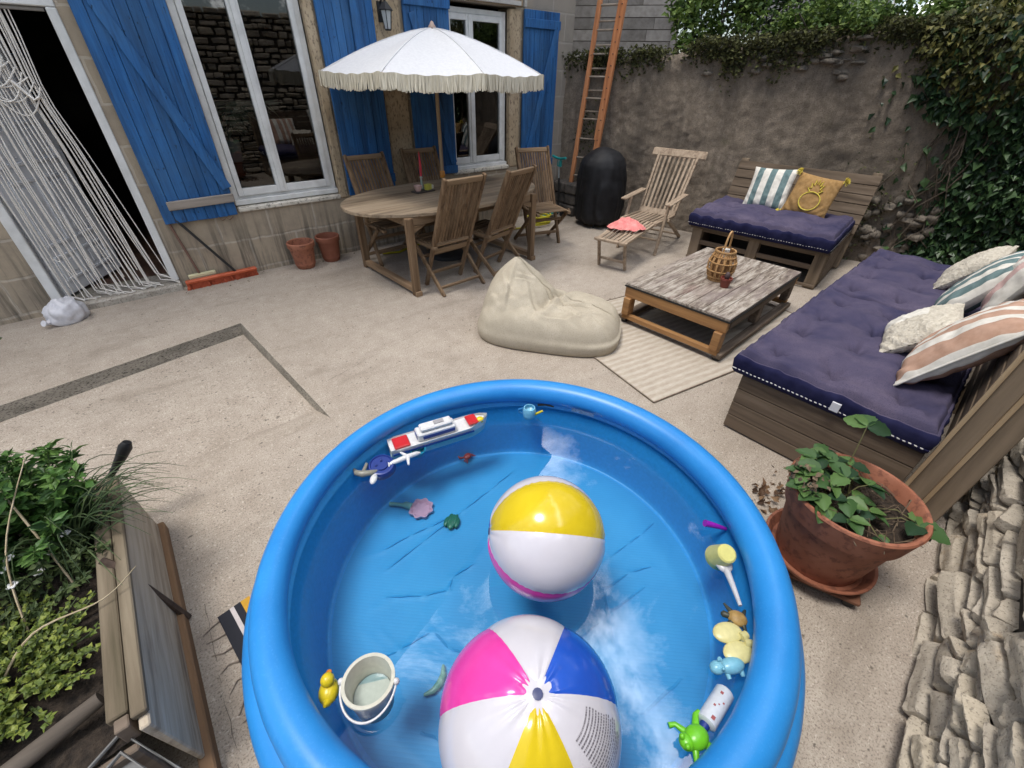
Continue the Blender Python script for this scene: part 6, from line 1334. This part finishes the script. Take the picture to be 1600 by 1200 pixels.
mb.box(-.13, .09, -.09, .09, 0, .008); mb.build('tray_body', plain('grey_tray_plastic', (.15, .15, .145), .4), t, smooth=40)
def bed_plant(name, label, cx, cy, rx, ry, z0, z1, n, size, mt, seed, long=1.6, stems=20, up=.5, stemc=None):
    rnd = random.Random(seed); t = thing(name, label, 'plant', (cx, cy, z0)); f = MB(); s = MB(); pts = []; dirs = []
    for k in range(stems):
        a = rnd.uniform(0, 6.28); r = math.sqrt(rnd.random()); bx_, by = rx*r*.5*math.cos(a), ry*r*.5*math.sin(a); tx, ty = rx*r*math.cos(a), ry*r*math.sin(a); h = (z1-z0)*(1-.45*r*r)*rnd.uniform(.75, 1.05); q = [(bx_, by, 0), ((bx_+tx)/2, (by+ty)/2, h*.55), (tx, ty, h)]; s.tube(q, [.004, .003, .0015], 4)
        for i in range(n//stems):
            u = rnd.uniform(.2, 1.02); p = Vector(q[0]).lerp(Vector(q[1]), min(1, u*2)) if u < .5 else Vector(q[1]).lerp(Vector(q[2]), u*2-1); b_ = rnd.uniform(0, 6.28); d = Vector((math.cos(b_), math.sin(b_), .25)); pts.append(tuple(p+d*.004)); dirs.append(d)
    leaves(f, pts, size, rnd, up, long, .35, dirs, .16); f.build('foliage', mt, t); s.build('stem', stemc or stemm2, t); return t
stemm2 = plain('green_stem', (.10, .14, .05), .7)
bed_plant('leafy_shrub', 'dense green leafy shrub at the far end of the raised bed', -.74, 1.90, .27, .33, .33, .75, 4200, .020, leafmat('fresh_shrub_leaf', (.06, .145, .03), (.15, .27, .065), (.024, .06, .016), .45), 51, 2.1, 62)
bed_plant('ground_cover_plant', 'low yellow-green round leaved plant in the near half of the raised bed', -.80, 1.33, .27, .30, .33, .43, 3600, .014, leafmat('lime_leaf', (.13, .18, .03), (.27, .31, .06), (.05, .08, .015), .5), 53, 1.1, 200, 1.2)
bed_plant('white_flower_plant', 'sparse plant with tiny white flowers in the middle of the raised bed', -.72, 1.62, .22, .18, .33, .50, 700, .014, leafmat('dull_bed_leaf', (.05, .08, .025), (.11, .15, .05), (.02, .035, .012), .6), 54, 1.8, 26)
mb = MB(); rnd = random.Random(9)
for k in range(9):
    c = Vector((-.70+rnd.gauss(0, .07), 1.62+rnd.gauss(0, .06), .47+rnd.gauss(0, .03)))
    for j in range(5): a = j*1.2566; mb.ball((c.x+.009*math.cos(a), c.y+.009*math.sin(a), c.z), (.007, .007, .003), 6, 5)
fo = mb.build('flower_heads', plain('white_petal', (.7, .7, .68), .6)); fo.parent = [o for o in bpy.data.objects if o.name == 'white_flower_plant'][0]; fo.location = (.72, -1.62, -.33)
t = thing('grass_tuft', 'arching onion-like grass blades over the rim of the raised bed', 'grass', (-.62, 1.76, .33)); mb = MB()
for k in range(80):
    a = rnd.gauss(-.2, .9); l = rnd.uniform(.16, .42); h = rnd.uniform(.10, .24); p0 = Vector((rnd.gauss(0, .03), rnd.gauss(0, .04), 0)); d = Vector((math.cos(a), math.sin(a), 0)); pts = [p0+d*l*t_+Vector((0, 0, h*math.sin(math.pi*min(1, t_*.8))*1.1)) for t_ in [i/8 for i in range(9)]]; mb.tube(pts, [.0042*(1-.85*i/8) for i in range(9)], 4)
mb.build('blade', leafmat('chive_blade', (.06, .10, .04), (.14, .19, .08), (.025, .045, .02), .45), t, smooth=60)
dry = two('dry_straw', (.34, .27, .16), (.48, .40, .27), 30, rough=.9)
for pts, lab in (([(-.62, 1.55, .33), (-.66, 1.75, .62), (-.74, 2.0, .86), (-.86, 2.5, 1.02)], 'dry straw stalk bending from the raised bed towards the bag'), ([(-.74, 1.45, .33), (-.70, 1.62, .55), (-.58, 1.82, .73)], 'dry stalk leaning in front of the dense shrub'), ([(-.82, 1.5, .33), (-.77, 1.6, .58), (-.80, 1.75, .84), (-1.0, 2.3, 1.3)], 'long dry stalk rising along the left edge of the view'), ([(-.80, 1.30, .34), (-.68, 1.35, .44), (-.52, 1.36, .43), (-.42, 1.40, .46)], 'thin dry stem over the low yellow-green plant')):
    P_ = [Vector(p) for p in pts]; q = []
    for k in range(len(P_)-1):
        a_, b_, c_, d_ = P_[max(0, k-1)], P_[k], P_[k+1], P_[min(len(P_)-1, k+2)]
        for i in range(6): t_ = i/6; q.append(.5*((2*b_)+(c_-a_)*t_+(2*a_-5*b_+4*c_-d_)*t_*t_+(3*b_-a_-3*c_+d_)*t_**3))
    q.append(P_[-1]); o = MB().tube(q, [.004-.0026*k/len(q) for k in range(len(q))], 6).build('dry_stalk', dry, smooth=60); tag(o, lab, 'stalk')
mb = MB(); pts = [(-1.36+rnd.gauss(0, .07), 4.5+rnd.gauss(0, .3), rnd.uniform(.0, .1)) for k in range(120)]; leaves(mb, pts, .028, rnd, .6, 1.6)
tag(mb.build('weeds', leafmat('weed_leaf', (.04, .07, .025), (.09, .13, .05), (.02, .03, .012), .6)), 'dark weeds along the left end of the house wall', 'weeds', kind='stuff')
# striped mat
mt_ = thing('striped_mat', 'black, yellow and white striped mat with tassels half under the pool', 'mat', (-.335, 1.40, 0), R(-83)); mb = MB(); cols_ = [plain('mat_black', (.016, .017, .024), .95), plain('mat_white', (.55, .50, .49), .95), plain('mat_yellow', (.55, .30, .03), .95), plain('mat_pink', (.5, .33, .34), .95)]
y = 0
for wd, c in ((.045, 0), (.016, 1), (.026, 0), (.035, 2), (.012, 3), (.06, 0), (.02, 1), (.05, 0)): mb.grid(10, 2, lambda u, v, y=y, wd=wd: (.62*u, y+wd*v, .008+.004*nz(u*6, y, 0, 2)), c); y += wd
mb.build('weave', cols_, mt_); mb = MB()
for k in range(9): x = .07*k+.02; MB().tube([(x, 0, .008), (x+rnd.gauss(0, .01), -.03, .006), (x+rnd.gauss(0, .02), -.065, .004)], [.004, .003, .002], 5).build('tassel', two('grey_tassel', (.2, .16, .13), (.32, .27, .22), 30, rough=.95), mt_)

# a palm seen dimly through the left window
t = thing('house_plant', 'palm fronds in a pot just inside the large window', 'house plant', (1.02, 5.75, .95)); mb = MB(); rnd = random.Random(61)
for k in range(9):
    a = rnd.uniform(-2.4, .6); l = rnd.uniform(.35, .6); d = Vector((math.cos(a)*.8, math.sin(a)*.35, 0)); ax_ = [Vector((0, 0, .25))+d*l*t_+Vector((0, 0, .75*t_-.45*t_*t_)) for t_ in [i/9 for i in range(10)]]
    mb.tube(ax_, .004, 5)
    for i in range(2, 10):
        for s in (-1, 1):
            dr = Vector((d.x*.5+s*.5*d.y*0+s*.35*rnd.random(), d.y*.4, .15*s-.1)).normalized(); p = ax_[i]; mb.add([p-Vector((0, 0, .012)), p+Vector((0, 0, .012)), p+dr*.16], [(0, 1, 2)])
mb.build('frond', leafmat('palm_frond', (.30, .36, .24), (.45, .50, .36), (.18, .22, .14), .5), t); MB().lathe([(0, 0), (.07, 0), (.09, .2), (.0, .2)], 16, (0, 0, .05)).build('pot', white_paint, t, smooth=40)
MB().box(-.5, .9, -.14, .16, -.04, .04).build('shelf', plain('dark_shelf', (.05, .04, .035), .6), t)
